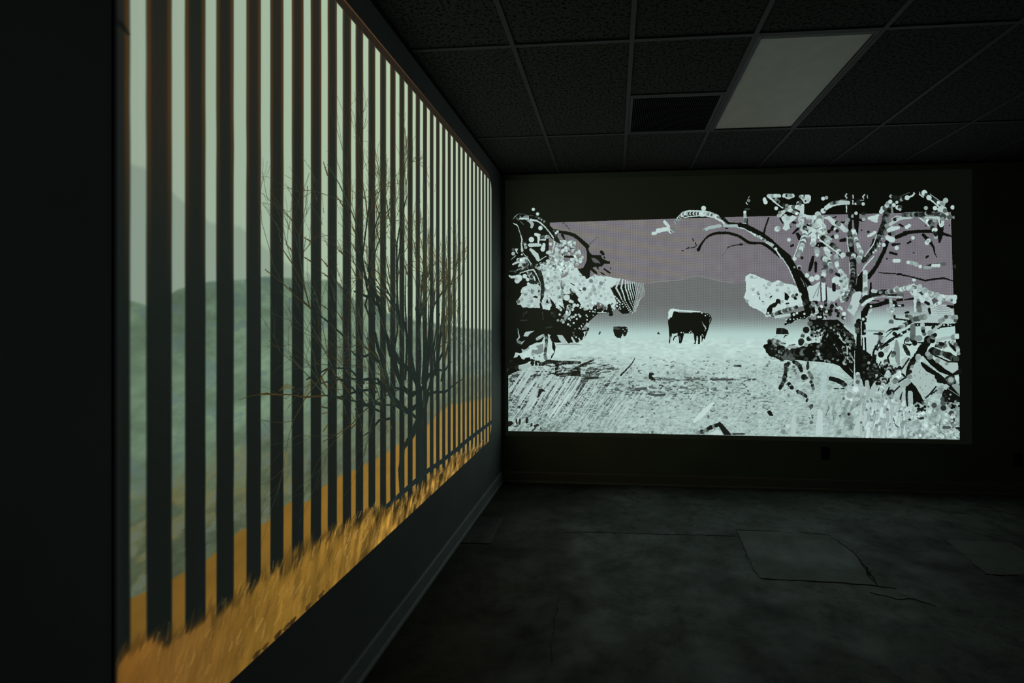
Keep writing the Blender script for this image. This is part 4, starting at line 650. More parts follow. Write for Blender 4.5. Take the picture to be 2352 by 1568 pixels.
    for k in range(40):
        x, y = rng.uniform(0, 1000), rng.uniform(600, 1400); c.line([(x, y), (x + rng.uniform(-30, 10), y + rng.uniform(20, 60))], rng.uniform(6, 14), rng.uniform(.55, .8), alpha=.6)
    # ---------------- trim to the outline of the projected frame
    c.zone(*ZW)
    out = (py > bottom) | ((px > right + 8) & (py < 870)) | ((px > 2204.2) & (py >= 870)) | ((px < 1167.5) & (py > 867))
    c.rgb[out] = (8, 9, 6)
    return c

def draw_left_picture():
    c = Canvas('left', 0.972, 4.242, 0.498, 2.802, 2450, 1726)
    px, py, A, Z = c.px, c.py, c.A, c.Z
    rng = np.random.default_rng(11)
    it = lambda xs, ys: np.interp(px, xs, ys).astype(np.float32)
    col = lambda *v: np.array(v, np.float32)
    # bright gaps between the fence posts: left and right edge of each, as seen in the photograph
    edges = [(297, 335), (393, 424), (470.5, 496), (535.5, 565), (598, 620), (650, 669.6), (696.3, 713), (737, 752), (772.8, 786.5), (805.6, 816.2), (833.3, 845.6), (861.1, 872.4),
             (886, 895.5), (907.8, 916.7), (928.2, 936), (947, 954.3), (964, 971), (980, 986.7), (995, 1001.2), (1009, 1015), (1022.4, 1027.8), (1034.6, 1040), (1046.2, 1051.2), (1057, 1061.8),
             (1067.2, 1071.8), (1077, 1081.2), (1086.3, 1090.2), (1095.2, 1098.9), (1103.4, 1106.9), (1111.4, 1114.7), (1119.1, 1122.1), (1126.2, 1129)]
    # ---- scenery seen through the gaps
    sky = np.stack([it([300, 420, 560, 700, 900, 1128], [150, 154, 158, 164, 176, 190]), it([300, 420, 560, 700, 900, 1128], [168, 172, 178, 186, 198, 204]),
                    it([300, 420, 560, 700, 900, 1128], [148, 151, 155, 160, 168, 178])], -1)
    haze_y = it([300, 335, 408, 483, 550, 609, 660, 705, 740, 800], [375, 385, 452, 510, 518, 568, 605, 625, 640, 690])
    h = smooth(-6, 10, py - haze_y) * smooth(800, 700, px)
    sc = sky + (sky * .89 + col(0, 1, 3) - sky) * h[..., None]
    ridge = it([300, 340, 408, 480, 550, 609, 660, 705, 745, 780, 815, 845, 867, 890, 913, 932, 950, 1000, 1060, 1128], [690, 702, 664, 646, 642, 635, 638, 645, 642, 650, 690, 685, 676, 718, 716, 730, 735, 742, 752, 757])
    fb = lambda sx, sz, sd: (vnoise(A * sx, Z * sz, sd) * .45 + vnoise(A * sx * 2.1 + 3, Z * sz * 2.1, sd + 1) * .28 + vnoise(A * sx * 4.3, Z * sz * 4.3 + 7, sd + 2) * .17 + vnoise(A * sx * 9, Z * sz * 9, sd + 3) * .1)
    n1 = fb(9, 17, 30); n2 = fb(16, 26, 40); n3 = fb(4, 8, 50)
    far = np.stack([it([300, 600, 860, 1128], [98, 106, 122, 126]), it([300, 600, 860, 1128], [120, 130, 144, 140]), it([300, 600, 860, 1128], [97, 106, 118, 122])], -1)
    f_or = it([300, 315, 408, 483, 550, 609, 660, 705, 745, 780, 812, 840, 867, 890, 912, 932, 950, 983, 998, 1012, 1037, 1070, 1100, 1128],
              [1372, 1366, 1322, 1278, 1216, 1199, 1155, 1150, 1114, 1092, 1078, 1063, 1052, 1037, 1023, 1008, 999, 973, 958, 943, 928, 922, 918, 910])
    low = smooth(0, 1, (py - ridge - .45 * (f_or - ridge)) / (.5 * (f_or - ridge)))
    near = np.stack([it([300, 600, 860, 1128], [72, 82, 100, 112]), it([300, 600, 860, 1128], [82, 92, 110, 116]), it([300, 600, 860, 1128], [62, 70, 84, 84])], -1)
    land = far + (near - far) * low[..., None]
    land = land * (.72 + .52 * n1)[..., None]
    land = land + (col(124, 112, 62) - land) * (.6 * smooth(.5, .68, n2 * .5 + n3 * .5) * smooth(.2, .6, low))[..., None]
    land = land + (col(88, 108, 108) - land) * (.5 * smooth(.5, .7, n2))[..., None]
    sc = sc + (land - sc) * smooth(-4, 5, py - ridge)[..., None]
    gold = np.stack([it([300, 500, 700, 900, 1128], [112, 118, 130, 148, 160]), it([300, 500, 700, 900, 1128], [82, 88, 96, 112, 132]), it([300, 500, 700, 900, 1128], [32, 34, 36, 46, 70])], -1)
    gold = gold * (.92 + .16 * n1)[..., None]
    sc = sc + (gold - sc) * smooth(-5, 6, py - f_or - 6 * (n2 - .5))[..., None]
    # ---- dark posts with a warm fringe along the bright sky
    bar = np.stack([it([300, 700, 1128], [24, 29, 40]), it([300, 700, 1128], [30, 35, 47]), it([300, 700, 1128], [26, 31, 42])], -1)
    bar = bar * (1 - .30 * smooth(500, 1200, py))[..., None]
    warm = smooth(700, 150, py) * it([260, 900, 1128], [1, 1, .5])
    bar = bar + (col(46, 37, 31) - bar) * (.75 * warm * vnoise(A * 9, Z * 2, 8))[..., None]
    blur = it([290, 480, 700, 900, 1128], [.0052, .0042, .0042, .006, .008])
    gap = np.zeros_like(px); fringe = np.zeros_like(px)
    wob = (vnoise(A * 3, Z * 9, 17) - .5) * .0016
    for e0, e1 in edges:
        y0 = float(on_wall('left', e0, 700)[0]); y1 = float(on_wall('left', e1, 700)[0])
        i0 = max(0, int((y0 - .04 - c.a0) / (c.a1 - c.a0) * c.w)); i1 = min(c.w, int((y1 + .04 - c.a0) / (c.a1 - c.a0) * c.w))
        s = (slice(None), slice(i0, i1)); a = A[s] + wob[s]; b = blur[s]
        gap[s] = np.maximum(gap[s], smooth(y0 - b, y0 + b, a) * smooth(y1 + b, y1 - b, a))
        fringe[s] = np.maximum(fringe[s], np.exp(-((a - y0 + .006) / .006) ** 2) + np.exp(-((a - y1 - .006) / .006) ** 2))
    topz = 2.750
    gap *= smooth(topz + .004, topz - .004, Z)
    fr = np.clip(fringe, 0, 1) * (1 - gap) * (.85 * warm + .12) * smooth(10, -30, py - ridge)
    bar = bar + (col(92, 60, 24) - bar) * (.62 * fr)[..., None]
    c.rgb[:] = bar + (sc - bar) * gap[..., None]
    # ---- head band and its thin lit edge
    band = smooth(topz, topz + .006, Z)
    c.rgb += (col(36, 28, 21) - c.rgb) * (.8 * band)[..., None]
    glint = np.exp(-((Z - 2.7945) / .0032) ** 2) * it([260, 900, 1000, 1128], [.8, .65, .3, .08])
    c.rgb += (col(126, 86, 46) - c.rgb) * glint[..., None]
    # ---- the bare tree beyond the fence
    bark = (28, 36, 32); twig = (58, 50, 26)
    T = lambda pts, w, k=bark, a=1.0: c.line(pts, np.asarray(w, float) * .72, k, aa=.6, alpha=a, jag=.5)
    def grow(a, z, ang, L, w, depth):
        """a crooked bough in wall metres; splits into finer ones"""
        pa = [(a, z)]; m = 3
        for _ in range(m):
            ang += rng.normal(0, .16); a += math.cos(ang) * L / m; z += math.sin(ang) * L / m; pa.append((a, z))
        if a < 1.40 or (a < 1.75 and z > 2.05) or z < .72: return
        q = [to_view(X_LEFT, u, v) for u, v in pa]
        k = bark if w > 3 else (twig if rng.random() < .5 else (50, 60, 46))
        c.line(q, [w, w * .9, w * .8, w * .7], k, aa=.6, alpha=1.0 if w > 2 else .85, jag=.5)
        if depth == 0 or w < .7: return
        for _ in range(2 if rng.random() < .6 else 3):
            t = rng.integers(1, 4); u, v = pa[t]
            d = ang + rng.choice([-1, 1]) * rng.uniform(.25, .75)
            d = d + (.5 * math.pi - d) * .12
            grow(u, v, d, L * rng.uniform(.6, .85), w * rng.uniform(.5, .7), depth - 1)
    A0 = float(on_wall('left', 962, 900)[0])
    for da, z0, ang, L, w in ((0, 1.18, 1.45, .42, 7), (0, 1.1, 2.0, .45, 7), (.05, 1.2, 1.05, .45, 6.5), (-.05, 1.0, 2.5, .5, 7), (.05, 1.05, .6, .42, 6), (-.08, 1.12, 2.8, .5, 5.5), (-.35, 1.35, 2.1, .45, 6), (-.5, 1.55, 2.2, .4, 5), (.12, 1.3, 1.3, .4, 5),
                              (-.45, 1.1, 3.0, .42, 5), (.3, 1.3, 1.2, .36, 4), (-.25, 1.5, 1.7, .4, 5), (.35, 1.15, .8, .36, 4), (-.6, 1.25, 2.7, .42, 4.5), (-.75, 1.45, 2.5, .38, 4)):
        grow(A0 + da, z0, ang, L, w, 5)
    T([(968, 1180), (968, 1060), (964, 980), (962, 900), (955, 860)], [16, 16, 20, 20, 16])
    T([(958, 880), (940, 850), (918, 832), (900, 800), (884, 765), (866, 690), (858, 640)], [16, 14, 14, 12, 11, 8, 3]); T([(962, 900), (942, 905), (925, 890), (912, 858), (905, 820), (897, 770)], [16, 16, 14, 14, 10, 5])
    T([(960, 930), (935, 945), (912, 930), (895, 905), (886, 860), (868, 800), (852, 730), (846, 680)], [14, 16, 16, 12, 10, 10, 8, 4]); T([(962, 960), (945, 1000), (925, 1030), (918, 1080), (922, 1130), (930, 1170)], [16, 18, 12, 12, 14, 16])
    T([(965, 900), (985, 860), (1003, 848), (1020, 852), (1036, 830)], [10, 10, 7, 6, 3]); T([(968, 960), (982, 905), (1000, 900), (1022, 900), (1040, 885), (1062, 870)], [12, 12, 8, 7, 4, 2]); T([(1000, 860), (995, 800), (1001, 760), (1010, 720)], [8, 6, 4, 2])
    T([(970, 880), (975, 800), (972, 740), (966, 690)], [9, 7, 4, 2]); T([(980, 860), (988, 790), (984, 730), (984, 690)], [7, 6, 4, 2]); T([(930, 870), (934, 800), (932, 740), (930, 690), (932, 600)], [8, 7, 5, 4, 2]); T([(905, 800), (912, 760), (910, 700), (914, 620), (908, 560)], [7, 5, 4, 3, 2])
    T([(884, 900), (866, 870), (845, 870), (828, 872)], [10, 9, 8, 5]); T([(880, 930), (855, 925), (838, 930), (815, 940)], [9, 8, 7, 4]); T([(868, 830), (850, 812), (840, 818), (815, 815), (806, 805)], [9, 9, 7, 5, 3]); T([(862, 900), (842, 895), (820, 898), (780, 912), (745, 908)], [9, 8, 7, 6, 3]); T([(900, 960), (870, 965), (850, 990), (835, 1000)], [9, 8, 5, 3])
    T([(868, 700), (840, 680), (812, 668)], [12, 8, 4]); T([(845, 675), (838, 700), (848, 730)], [4, 6, 4]); T([(874, 690), (860, 672), (850, 640)], [12, 6, 3])
    # the horizontal branch reaching to the left
    T([(745, 908), (700, 912), (668, 906), (640, 906), (612, 904), (596, 906)], [5, 6, 3, 5, 7, 2], (62, 50, 24)); T([(615, 902), (570, 910), (548, 918)], [4, 2.5, 1.5], twig, .8)
    T([(642, 896), (658, 886), (672, 890)], [6, 16, 10], (92, 80, 42), .45); T([(700, 908), (706, 890), (713, 872)], [8, 12, 4], (92, 78, 44), .45); T([(737, 864), (744, 880), (750, 890)], [4, 6, 4], (66, 52, 24), .9); T([(737, 934), (752, 937)], 5, (52, 56, 34)); T([(774, 912), (786, 916)], 9, (40, 44, 34)); T([(742, 990), (752, 974)], 3, (84, 66, 28)); T([(738, 950), (752, 946)], 3, (84, 66, 34)); T([(805, 985), (817, 972)], 4, (70, 56, 24))
    # fine twigs: crooked lines rising to the upper left
    for x0, x1, y0, y1, n, w0, w1 in ((640, 900, 360, 760, 60, .9, 2.0), (880, 1000, 420, 760, 70, .8, 1.8), (760, 900, 640, 1000, 80, 1.0, 2.6), (860, 1060, 700, 960, 90, .9, 2.2), (1000, 1070, 640, 900, 34, .7, 1.4)):
        for _ in range(n):
            x, y = rng.uniform(x0, x1), rng.uniform(y0, y1)
            s = -1 if x < 930 or rng.random() < .35 else 1
            L = rng.uniform(14, 60) * (.5 if x > 930 else 1); dx = s * rng.uniform(.15, .6) * L * (.5 if x > 930 else 1)
            if y < 360 + abs(x - 880) * .55 - 60: continue
            k = twig if rng.random() < .45 else (62, 76, 60)
            c.line([(x, y), (x + dx * .4, y - L * .5), (x + dx + rng.normal(0, 2), y - L)], [rng.uniform(w0, w1), w0 * .9, w0 * .5], k, aa=.6, alpha=rng.uniform(.5, .95), jag=1.0)
    for p in ([(670, 576), (656, 560)], [(713, 600), (697, 590)], [(712, 554), (697, 545)], [(752, 612), (737, 594)], [(752, 635), (738, 625)], [(786, 472), (772, 450)], [(752, 403), (742, 372)], [(787, 665), (772, 645)], [(786, 583), (773, 570)], [(818, 540), (805, 516)], [(818, 580), (806, 556)], [(820, 640), (806, 612)], [(752, 710), (737, 700)],
              [(918, 620), (908, 645)], [(935, 630), (925, 600)], [(872, 500), (862, 465)], [(873, 560), (862, 520)], [(895, 640), (886, 590)], [(895, 715), (887, 680)], [(1015, 634), (1009, 650)], [(787, 735), (773, 715)]):
        c.line(p, [3.2, 1.6], twig, aa=.6, alpha=.9, jag=.8)
    # ---- lower rail of the fence
    T([(880, 1170), (905, 1148), (951, 1107), (983, 1080), (1012, 1061), (1025, 1049.5), (1049, 1032), (1067, 1016), (1096, 993), (1130, 968)], [14, 14, 14, 13, 13, 12, 12, 12, 11, 10], (25, 36, 36))
    # ---- dry grass along the bottom
    g_top = it([255, 290, 350, 430, 470, 540, 580, 640, 700, 740, 800, 850, 900, 950, 1000, 1020, 1040, 1060, 1080, 1100, 1120, 1130],
               [1520, 1496, 1462, 1436, 1405, 1362, 1336, 1294, 1252, 1224, 1192, 1168, 1158, 1128, 1088, 1072, 1048, 1042, 1037, 1024, 1016, 1014])
    amp = it([260, 600, 900, 1128], [34, 26, 16, 6])
    lean = A - .35 * Z
    blade = vnoise(lean * 30, Z * 16, 21); blade2 = vnoise(lean * 120, Z * 34, 22); blade3 = vnoise(lean * 14, Z * 18, 23)
    edge = g_top + amp * (1.2 - 2.2 * (.55 * blade + .45 * blade2))
    soft = it([260, 600, 850, 1128], [34, 24, 9, 4])
    m = smooth(-1, 1, (py - edge) / soft) * it([260, 700, 1000, 1128], [1, 1, 1, .9])
    gcol = np.stack([it([260, 420, 600, 800, 1128], [118, 116, 124, 126, 140]), it([260, 420, 600, 800, 1128], [78, 82, 92, 94, 108]), it([260, 420, 600, 800, 1128], [28, 34, 34, 36, 50])], -1)
    streak = .55 * blade + .25 * blade2 + .2 * blade3
    con = it([260, 600, 800, 960, 1128], [.2, .26, .55, 1.4, 1.1])
    gcol = gcol * np.clip(1 + con * (streak - .5) * 1.5, .22, 1.6)[..., None]
    depth = smooth(0, 30, py - edge)
    gcol = gcol * (.62 + .38 * depth)[..., None]
    c.rgb += (gcol - c.rgb) * m[..., None]
    for _ in range(420):
        x = rng.uniform(300, 1110); t = rng.random(); yb = 1568 - .921 * (x - 520) - 4
        yt = np.interp(x, [260, 430, 640, 850, 950, 1040, 1120], [1520, 1436, 1294, 1168, 1128, 1052, 1016]); y = yt + t * (yb - yt)
        L = np.interp(x, [260, 1128], [34, 12]) * rng.uniform(.5, 1.3)
        k = (184, 150, 84) if rng.random() < .55 else (78, 52, 24)
        c.line([(x, y), (x + rng.uniform(.1, .6) * L, y - L)], np.interp(x, [260, 1128], [5, 1.6]) * rng.uniform(.5, 1.2), k, aa=np.interp(x, [260, 800], [2.5, .5]), alpha=rng.uniform(.12, .6) * np.interp(x, [260, 700, 850], [.3, .5, 1]), jag=.8)
    # ragged dark tufts on the bottom edge
    for x in list(rng.uniform(560, 760, 12)):
        y = 1568 - .921 * (x - 520)
        c.line([(x, y), (x + 8, y - 14)], [10, 3], (52, 36, 18), alpha=.7, jag=1.5)
    # ---- small things: soft left border, a dark notch at the top left, rounded corners
    c.rgb += (col(24, 30, 30) - c.rgb) * (.55 * smooth(1.0, .975, A) * smooth(.62, .9, Z))[..., None]
    c.line([(250, 40), (275, 55), (293, 78)], [10, 14, 5], (14, 18, 16), aa=4, alpha=.8)
    r = .13
    dx = np.maximum(A - (c.a1 - r), 0); dz = np.maximum(np.abs(Z - (c.z0 + c.z1) / 2) - ((c.z1 - c.z0) / 2 - r), 0)
    c.alpha = smooth(r + .004, r - .004, np.hypot(dx, dz)) * smooth(.972, .985, A)
    c.rgb *= c.alpha[..., None]
    return c
#DRAW-END

# ------------------------------------------------------------------ helpers
COL = scene.collection

def link(name, mesh, mat=None, parent=None):
    o = bpy.data.objects.new(name, mesh)
    COL.objects.link(o)
    if mat is not None and not mesh.materials:
        mesh.materials.append(mat)
    if parent is not None:
        o.parent = parent
    return o

def tag(o, label=None, cat=None, group=None, kind=None):
    if label: o['label'] = label
    if cat: o['category'] = cat
    if group: o['group'] = group
    if kind: o['kind'] = kind
    return o

def empty(name, loc):
    o = bpy.data.objects.new(name, None)
    o.empty_display_size = .05
    o.location = loc
    COL.objects.link(o)
    return o

def box_into(bm, x0, x1, y0, y1, z0, z1, bev=0.0, seg=1):
    v = [bm.verts.new(p) for p in ((x0, y0, z0), (x1, y0, z0), (x1, y1, z0), (x0, y1, z0), (x0, y0, z1), (x1, y0, z1), (x1, y1, z1), (x0, y1, z1))]
    fs = [bm.faces.new([v[i] for i in q]) for q in ((0, 3, 2, 1), (4, 5, 6, 7), (0, 1, 5, 4), (1, 2, 6, 5), (2, 3, 7, 6), (3, 0, 4, 7))]
    if bev:
        es = list({e for f in fs for e in f.edges})
        bmesh.ops.bevel(bm, geom=es, offset=bev, segments=seg, affect='EDGES', profile=.5)

def mesh_from(bm, name):
    m = bpy.data.meshes.new(name)
    bm.normal_update(); bm.to_mesh(m); bm.free()
    return m

def box(name, x0, x1, y0, y1, z0, z1, mat, parent=None, bev=0.0, seg=1):
    bm = bmesh.new(); box_into(bm, x0, x1, y0, y1, z0, z1, bev, seg)
    return link(name, mesh_from(bm, name), mat, parent)

def prism(name, pts, z0, z1, mat, parent=None):
    """a flat outline (x, y) given thickness"""
    bm = bmesh.new()
    lo = [bm.verts.new((x, y, z0)) for x, y in pts]; hi = [bm.verts.new((x, y, z1)) for x, y in pts]
    n = len(pts)
    bm.faces.new(hi); bm.faces.new(lo[::-1])
    for i in range(n):
        bm.faces.new((lo[i], lo[(i + 1) % n], hi[(i + 1) % n], hi[i]))
    bmesh.ops.recalc_face_normals(bm, faces=bm.faces[:])
    return link(name, mesh_from(bm, name), mat, parent)

# ------------------------------------------------------------------ materials
class Mat:
    def __init__(self, name, rough=.8, spec=.3):
        self.m = bpy.data.materials.new(name); self.m.use_nodes = True
        self.t = self.m.node_tree; self.b = self.t.nodes['Principled BSDF']
        self.b.inputs['Roughness'].default_value = rough
        self.b.inputs['Specular IOR Level'].default_value = spec
        self.tc = self.node('ShaderNodeTexCoord')
    def node(self, kind, **kw):
        n = self.t.nodes.new(kind)
        for k, v in kw.items(): setattr(n, k, v)
        return n
    def wire(self, a, b): self.t.links.new(a, b)
    def noise(self, scale, detail=4, rough=.55, stretch=None, distort=0.0, coord='Object'):
        n = self.node('ShaderNodeTexNoise')
        n.inputs['Scale'].default_value = scale; n.inputs['Detail'].default_value = detail
        n.inputs['Roughness'].default_value = rough; n.inputs['Distortion'].default_value = distort
        src = self.tc.outputs[coord]
        if stretch:
            mp = self.node('ShaderNodeMapping'); mp.inputs['Scale'].default_value = stretch
            self.wire(src, mp.inputs['Vector']); src = mp.outputs['Vector']
        self.wire(src, n.inputs['Vector'])
        return n.outputs['Fac']
    def ramp(self, src, stops):
        r = self.node('ShaderNodeValToRGB'); e = r.color_ramp.elements
        while len(e) < len(stops): e.new(.5)
        for el, (p, c) in zip(e, stops):
            el.position = p; el.color = (*c, 1) if len(c) == 3 else c
        self.wire(src, r.inputs['Fac'])
        return r.outputs['Color']
    def mix(self, fac, a, b, mode='MIX'):
        n = self.node('ShaderNodeMix', data_type='RGBA', blend_type=mode)
        for v, s in ((fac, 0), (a, 6), (b, 7)):
            if hasattr(v, 'links'): self.wire(v, n.inputs[s])
            elif np.ndim(v): n.inputs[s].default_value = (*v, 1)
            else: n.inputs[s].default_value = v
        return n.outputs[2]
    def bump(self, h, strength=.3, dist=.01):
        n = self.node('ShaderNodeBump'); n.inputs['Strength'].default_value = strength; n.inputs['Distance'].default_value = dist
        self.wire(h, n.inputs['Height']); self.wire(n.outputs['Normal'], self.b.inputs['Normal'])
    def color(self, c):
        if hasattr(c, 'links'): self.wire(c, self.b.inputs['Base Color'])
        else: self.b.inputs['Base Color'].default_value = (*c, 1)
        return self

def mat_paint(name, c, rough=.75, var=.12):
    m = Mat(name, rough, .25)
    n = m.noise(2.2, 5); lo = tuple(v * (1 - var) for v in c); hi = tuple(v * (1 + var) for v in c)
    m.color(m.ramp(n, [(.3, lo), (.7, hi)]))
    m.bump(m.noise(260, 2), .12, .002)
    return m.m

def mat_concrete(name, k=1.0, tint=(1, 1, 1), dark_left=False, even=False):
    m = Mat(name, .7, .35)
    g = lambda v: tuple(v * k * t for t in tint)
    a = m.ramp(m.noise(1.1, 5, .62, distort=.4), [(.28, g(.07)), (.44, g(.18)), (.58, g(.31)), (.76, g(.44))])
    if even:                                                 # a younger, more uniform pour
        a = m.ramp(m.noise(1.1, 5, .62), [(.3, g(.22)), (.7, g(.33))])
    b = m.ramp(m.noise(9, 6, .78), [(.36, (.35, .35, .35)), (.54, (1.05, 1.05, 1.05))])
    s = m.ramp(m.noise(2.3, 7, .78, distort=1.2), [(.50, (1, 1, 1)), (.66, (.36, .33, .31))])
    f = m.ramp(m.noise(60, 4, .7), [(.3, (.78, .78, .78)), (.7, (1.1, 1.1, 1.1))])
    c = m.mix(.35 if even else .8, a, b, 'MULTIPLY'); c = m.mix(.35 if even else .9, c, s, 'MULTIPLY'); c = m.mix(.6, c, f, 'MULTIPLY')
    if dark_left:                                                # darker and browner towards the left, with a ragged border
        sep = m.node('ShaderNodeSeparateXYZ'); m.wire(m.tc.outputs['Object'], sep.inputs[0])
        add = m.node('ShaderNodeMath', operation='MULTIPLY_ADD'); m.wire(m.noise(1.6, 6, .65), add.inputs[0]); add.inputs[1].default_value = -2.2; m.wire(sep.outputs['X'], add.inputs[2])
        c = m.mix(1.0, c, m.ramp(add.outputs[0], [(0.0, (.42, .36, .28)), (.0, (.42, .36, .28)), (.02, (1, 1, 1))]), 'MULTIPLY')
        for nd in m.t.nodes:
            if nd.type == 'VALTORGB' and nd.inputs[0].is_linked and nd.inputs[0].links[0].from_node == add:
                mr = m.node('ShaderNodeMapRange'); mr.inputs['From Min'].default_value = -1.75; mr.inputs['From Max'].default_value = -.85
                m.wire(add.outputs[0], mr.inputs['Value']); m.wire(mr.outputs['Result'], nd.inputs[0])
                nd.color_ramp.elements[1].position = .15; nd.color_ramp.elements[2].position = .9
    m.color(c)
    m.wire(m.ramp(m.noise(3.5, 5), [(.35, (.5, .5, .5)), (.7, (.85, .85, .85))]), m.b.inputs['Roughness'])
    m.bump(m.noise(28, 3, .7), .25, .004)
    return m.m

def mat_tile(name):
    m = Mat(name, .9, .1)
    pits = m.noise(58, 3, .65); fine = m.noise(200, 2, .5)
    base = m.ramp(fine, [(.3, (.042, .042, .041)), (.7, (.078, .078, .076))])
    m.color(m.mix(1.0, base, m.ramp(pits, [(.38, (.12, .12, .12)), (.5, (1.1, 1.1, 1.1))]), 'MULTIPLY'))
    m.bump(pits, .6, .006)
    return m.m

def mat_plain(name, c, rough=.6, spec=.4, metallic=0.0):
    m = Mat(name, rough, spec)
    n = m.noise(9, 3)
    m.color(m.ramp(n, [(.3, tuple(v * .92 for v in c)), (.7, tuple(v * 1.06 for v in c))]))
    m.b.inputs['Metallic'].default_value = metallic
    return m.m

def mat_picture(name, canvas, wall_rgb):
    """light of a projected picture on painted plaster; the picture itself is computed above"""
    img = bpy.data.images.new(name, canvas.w, canvas.h, alpha=False, float_buffer=False)
    px = np.ones((canvas.h, canvas.w, 4), np.float32)
    px[..., :3] = np.clip(canvas.rgb / 255.0, 0, 1)
    img.pixels.foreach_set(px.ravel()); img.update(); img.pack()
    m = Mat(name, .85, .1)
    t = m.node('ShaderNodeTexImage', image=img, interpolation='Linear', extension='EXTEND')
    uv = m.node('ShaderNodeUVMap', uv_map='UVMap')
    m.wire(uv.outputs['UV'], t.inputs['Vector'])
    m.color(wall_rgb)
    m.wire(t.outputs['Color'], m.b.inputs['Emission Color'])
    m.b.inputs['Emission Strength'].default_value = 1.0
    return m.m

WALL = (.06, .065, .06)
M_wall_l = mat_paint('dark_wall_paint', (.195, .21, .205))
M_wall_b = mat_paint('dark_olive_wall_paint', (.21, .225, .17))
M_base = mat_paint('baseboard_paint', (.31, .33, .325), .45)
M_base_b = mat_paint('baseboard_back_paint', (.24, .22, .19), .5)
M_floor = mat_concrete('stained_concrete', .43, (.95, 1.04, .92), dark_left=True)
M_patch = mat_concrete('newer_concrete', .50, (.94, 1.04, .92), even=True)
M_crack = mat_plain('crack_dirt', (.03, .032, .028), .95, .1)
M_patch_dull = mat_concrete('dull_concrete', .30, (.94, 1.04, .92))
M_slab = mat_plain('black_plenum', (.012, .012, .012), .95, .1)
M_tile = mat_tile('black_acoustic_tile')
M_tee = mat_plain('dark_grid_metal', (.062, .063, .064), .6, .3)
M_frame = mat_plain('fixture_frame', (.04, .041, .042), .5, .4)
M_diff = mat_plain('white_acrylic', (.62, .60, .50), .42, .45)
M_vent = mat_plain('black_grille', (.012, .012, .013), .6, .3)
M_outlet = mat_plain('black_plastic', (.015, .015, .016), .5, .4)

# ------------------------------------------------------------------ room shell
T = .12
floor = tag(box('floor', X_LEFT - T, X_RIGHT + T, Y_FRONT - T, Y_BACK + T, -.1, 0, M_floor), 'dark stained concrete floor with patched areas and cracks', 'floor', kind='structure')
ceiling = tag(box('ceiling', X_LEFT - T, X_RIGHT + T, Y_FRONT - T, Y_BACK + T, H_CEIL + .11, H_CEIL + .17, M_slab), 'black suspended ceiling with acoustic tiles in a metal grid', 'ceiling', kind='structure')
wl = tag(box('wall_left', X_LEFT - T, X_LEFT, Y_FRONT - T, Y_BACK + T, 0, H_CEIL + .11, M_wall_l), 'dark painted wall on the left carrying the fence projection', 'wall', kind='structure')
wb = tag(box('wall_back', X_LEFT, X_RIGHT, Y_BACK, Y_BACK + T, 0, H_CEIL + .11, M_wall_b), 'dark painted end wall carrying the black and white projection', 'wall', kind='structure')
wr = tag(box('wall_right', X_RIGHT, X_RIGHT + T, Y_FRONT - T, Y_BACK + T, 0, H_CEIL + .11, M_wall_l), 'dark painted wall on the right side of the room', 'wall', kind='structure')
wf = tag(box('wall_front', X_LEFT, X_RIGHT, Y_FRONT - T, Y_FRONT, 0, H_CEIL + .11, M_wall_l), 'dark painted wall behind the viewer', 'wall', kind='structure')

def baseboard(name, along, mat, label):
    """skirting with a rounded top edge and a shoe moulding at the floor"""
    prof = [(0, 0), (.022, 0), (.022, .012), (.017, .02), (.014, .022), (.014, .092), (.012, .099), (.008, .103), (0, .104)]
    bm = bmesh.new()
    if along == 'left':
        ends = (Y_FRONT, Y_BACK - .022); f = lambda d, z, s: (X_LEFT + d, s, z)
    else:
        ends = (X_LEFT, X_RIGHT); f = lambda d, z, s: (s, Y_BACK - d, z)
    rings = [[bm.verts.new(f(d, z, s)) for d, z in prof] for s in ends]
    n = len(prof)
    for i in range(n):
        bm.faces.new((rings[0][i], rings[0][(i + 1) % n], rings[1][(i + 1) % n], rings[1][i]))
    bm.faces.new(rings[0]); bm.faces.new(rings[1][::-1])
    bmesh.ops.recalc_face_normals(bm, faces=bm.faces[:])
    return tag(link(name, mesh_from(bm, name), mat), label, 'baseboard', kind='structure')
baseboard('baseboard_left', 'left', M_base, 'grey painted baseboard running along the left wall')
baseboard('baseboard_back', 'back', M_base_b, 'dark baseboard running along the end wall')

# ------------------------------------------------------------------ concrete patches and cracks in the floor
def floor_at(px, py):
    a = (px - CX) / F_PX; dz = -(py - CY) / F_PX; t = -CAM_H / dz
    return t * (_c * a + _s), t * (-_s * a + _c)

def ragged(pts, n, amp, seed):
    r = np.random.default_rng(seed); out = []
    for i in range(len(pts)):
        a = np.array(pts[i]); b = np.array(pts[(i + 1) % len(pts)])
        for k in range(n):
            p = a + (b - a) * k / n
            out.append(tuple(p + (r.normal(0, amp, 2) if k else 0)))
    return out

patch_px = [[(1692, 1218), (1745, 1220), (1820, 1223), (1900, 1229), (1914, 1234), (1962, 1272), (2013, 1344), (1940, 1338), (1850, 1333), (1790, 1331), (1748, 1328), (1733, 1312)],
            [(2172, 1240), (2240, 1242), (2320, 1247), (2352, 1262), (2420, 1275), (2420, 1320), (2320, 1320), (2268, 1318), (2235, 1296), (2195, 1262)],
            [(1088, 1186), (1130, 1187), (1157, 1190), (1143, 1218), (1128, 1248), (1090, 1247), (1048, 1246)]]
for k, pp in enumerate(patch_px):
    pts = [floor_at(*p) for p in pp]
    pts = [(max(x, X_LEFT + .024), y) for x, y in pts]
    prism('concrete_patch', ragged(pts, 3, .004, k), .0, .002, (M_patch, M_patch, M_patch_dull)[k], floor)

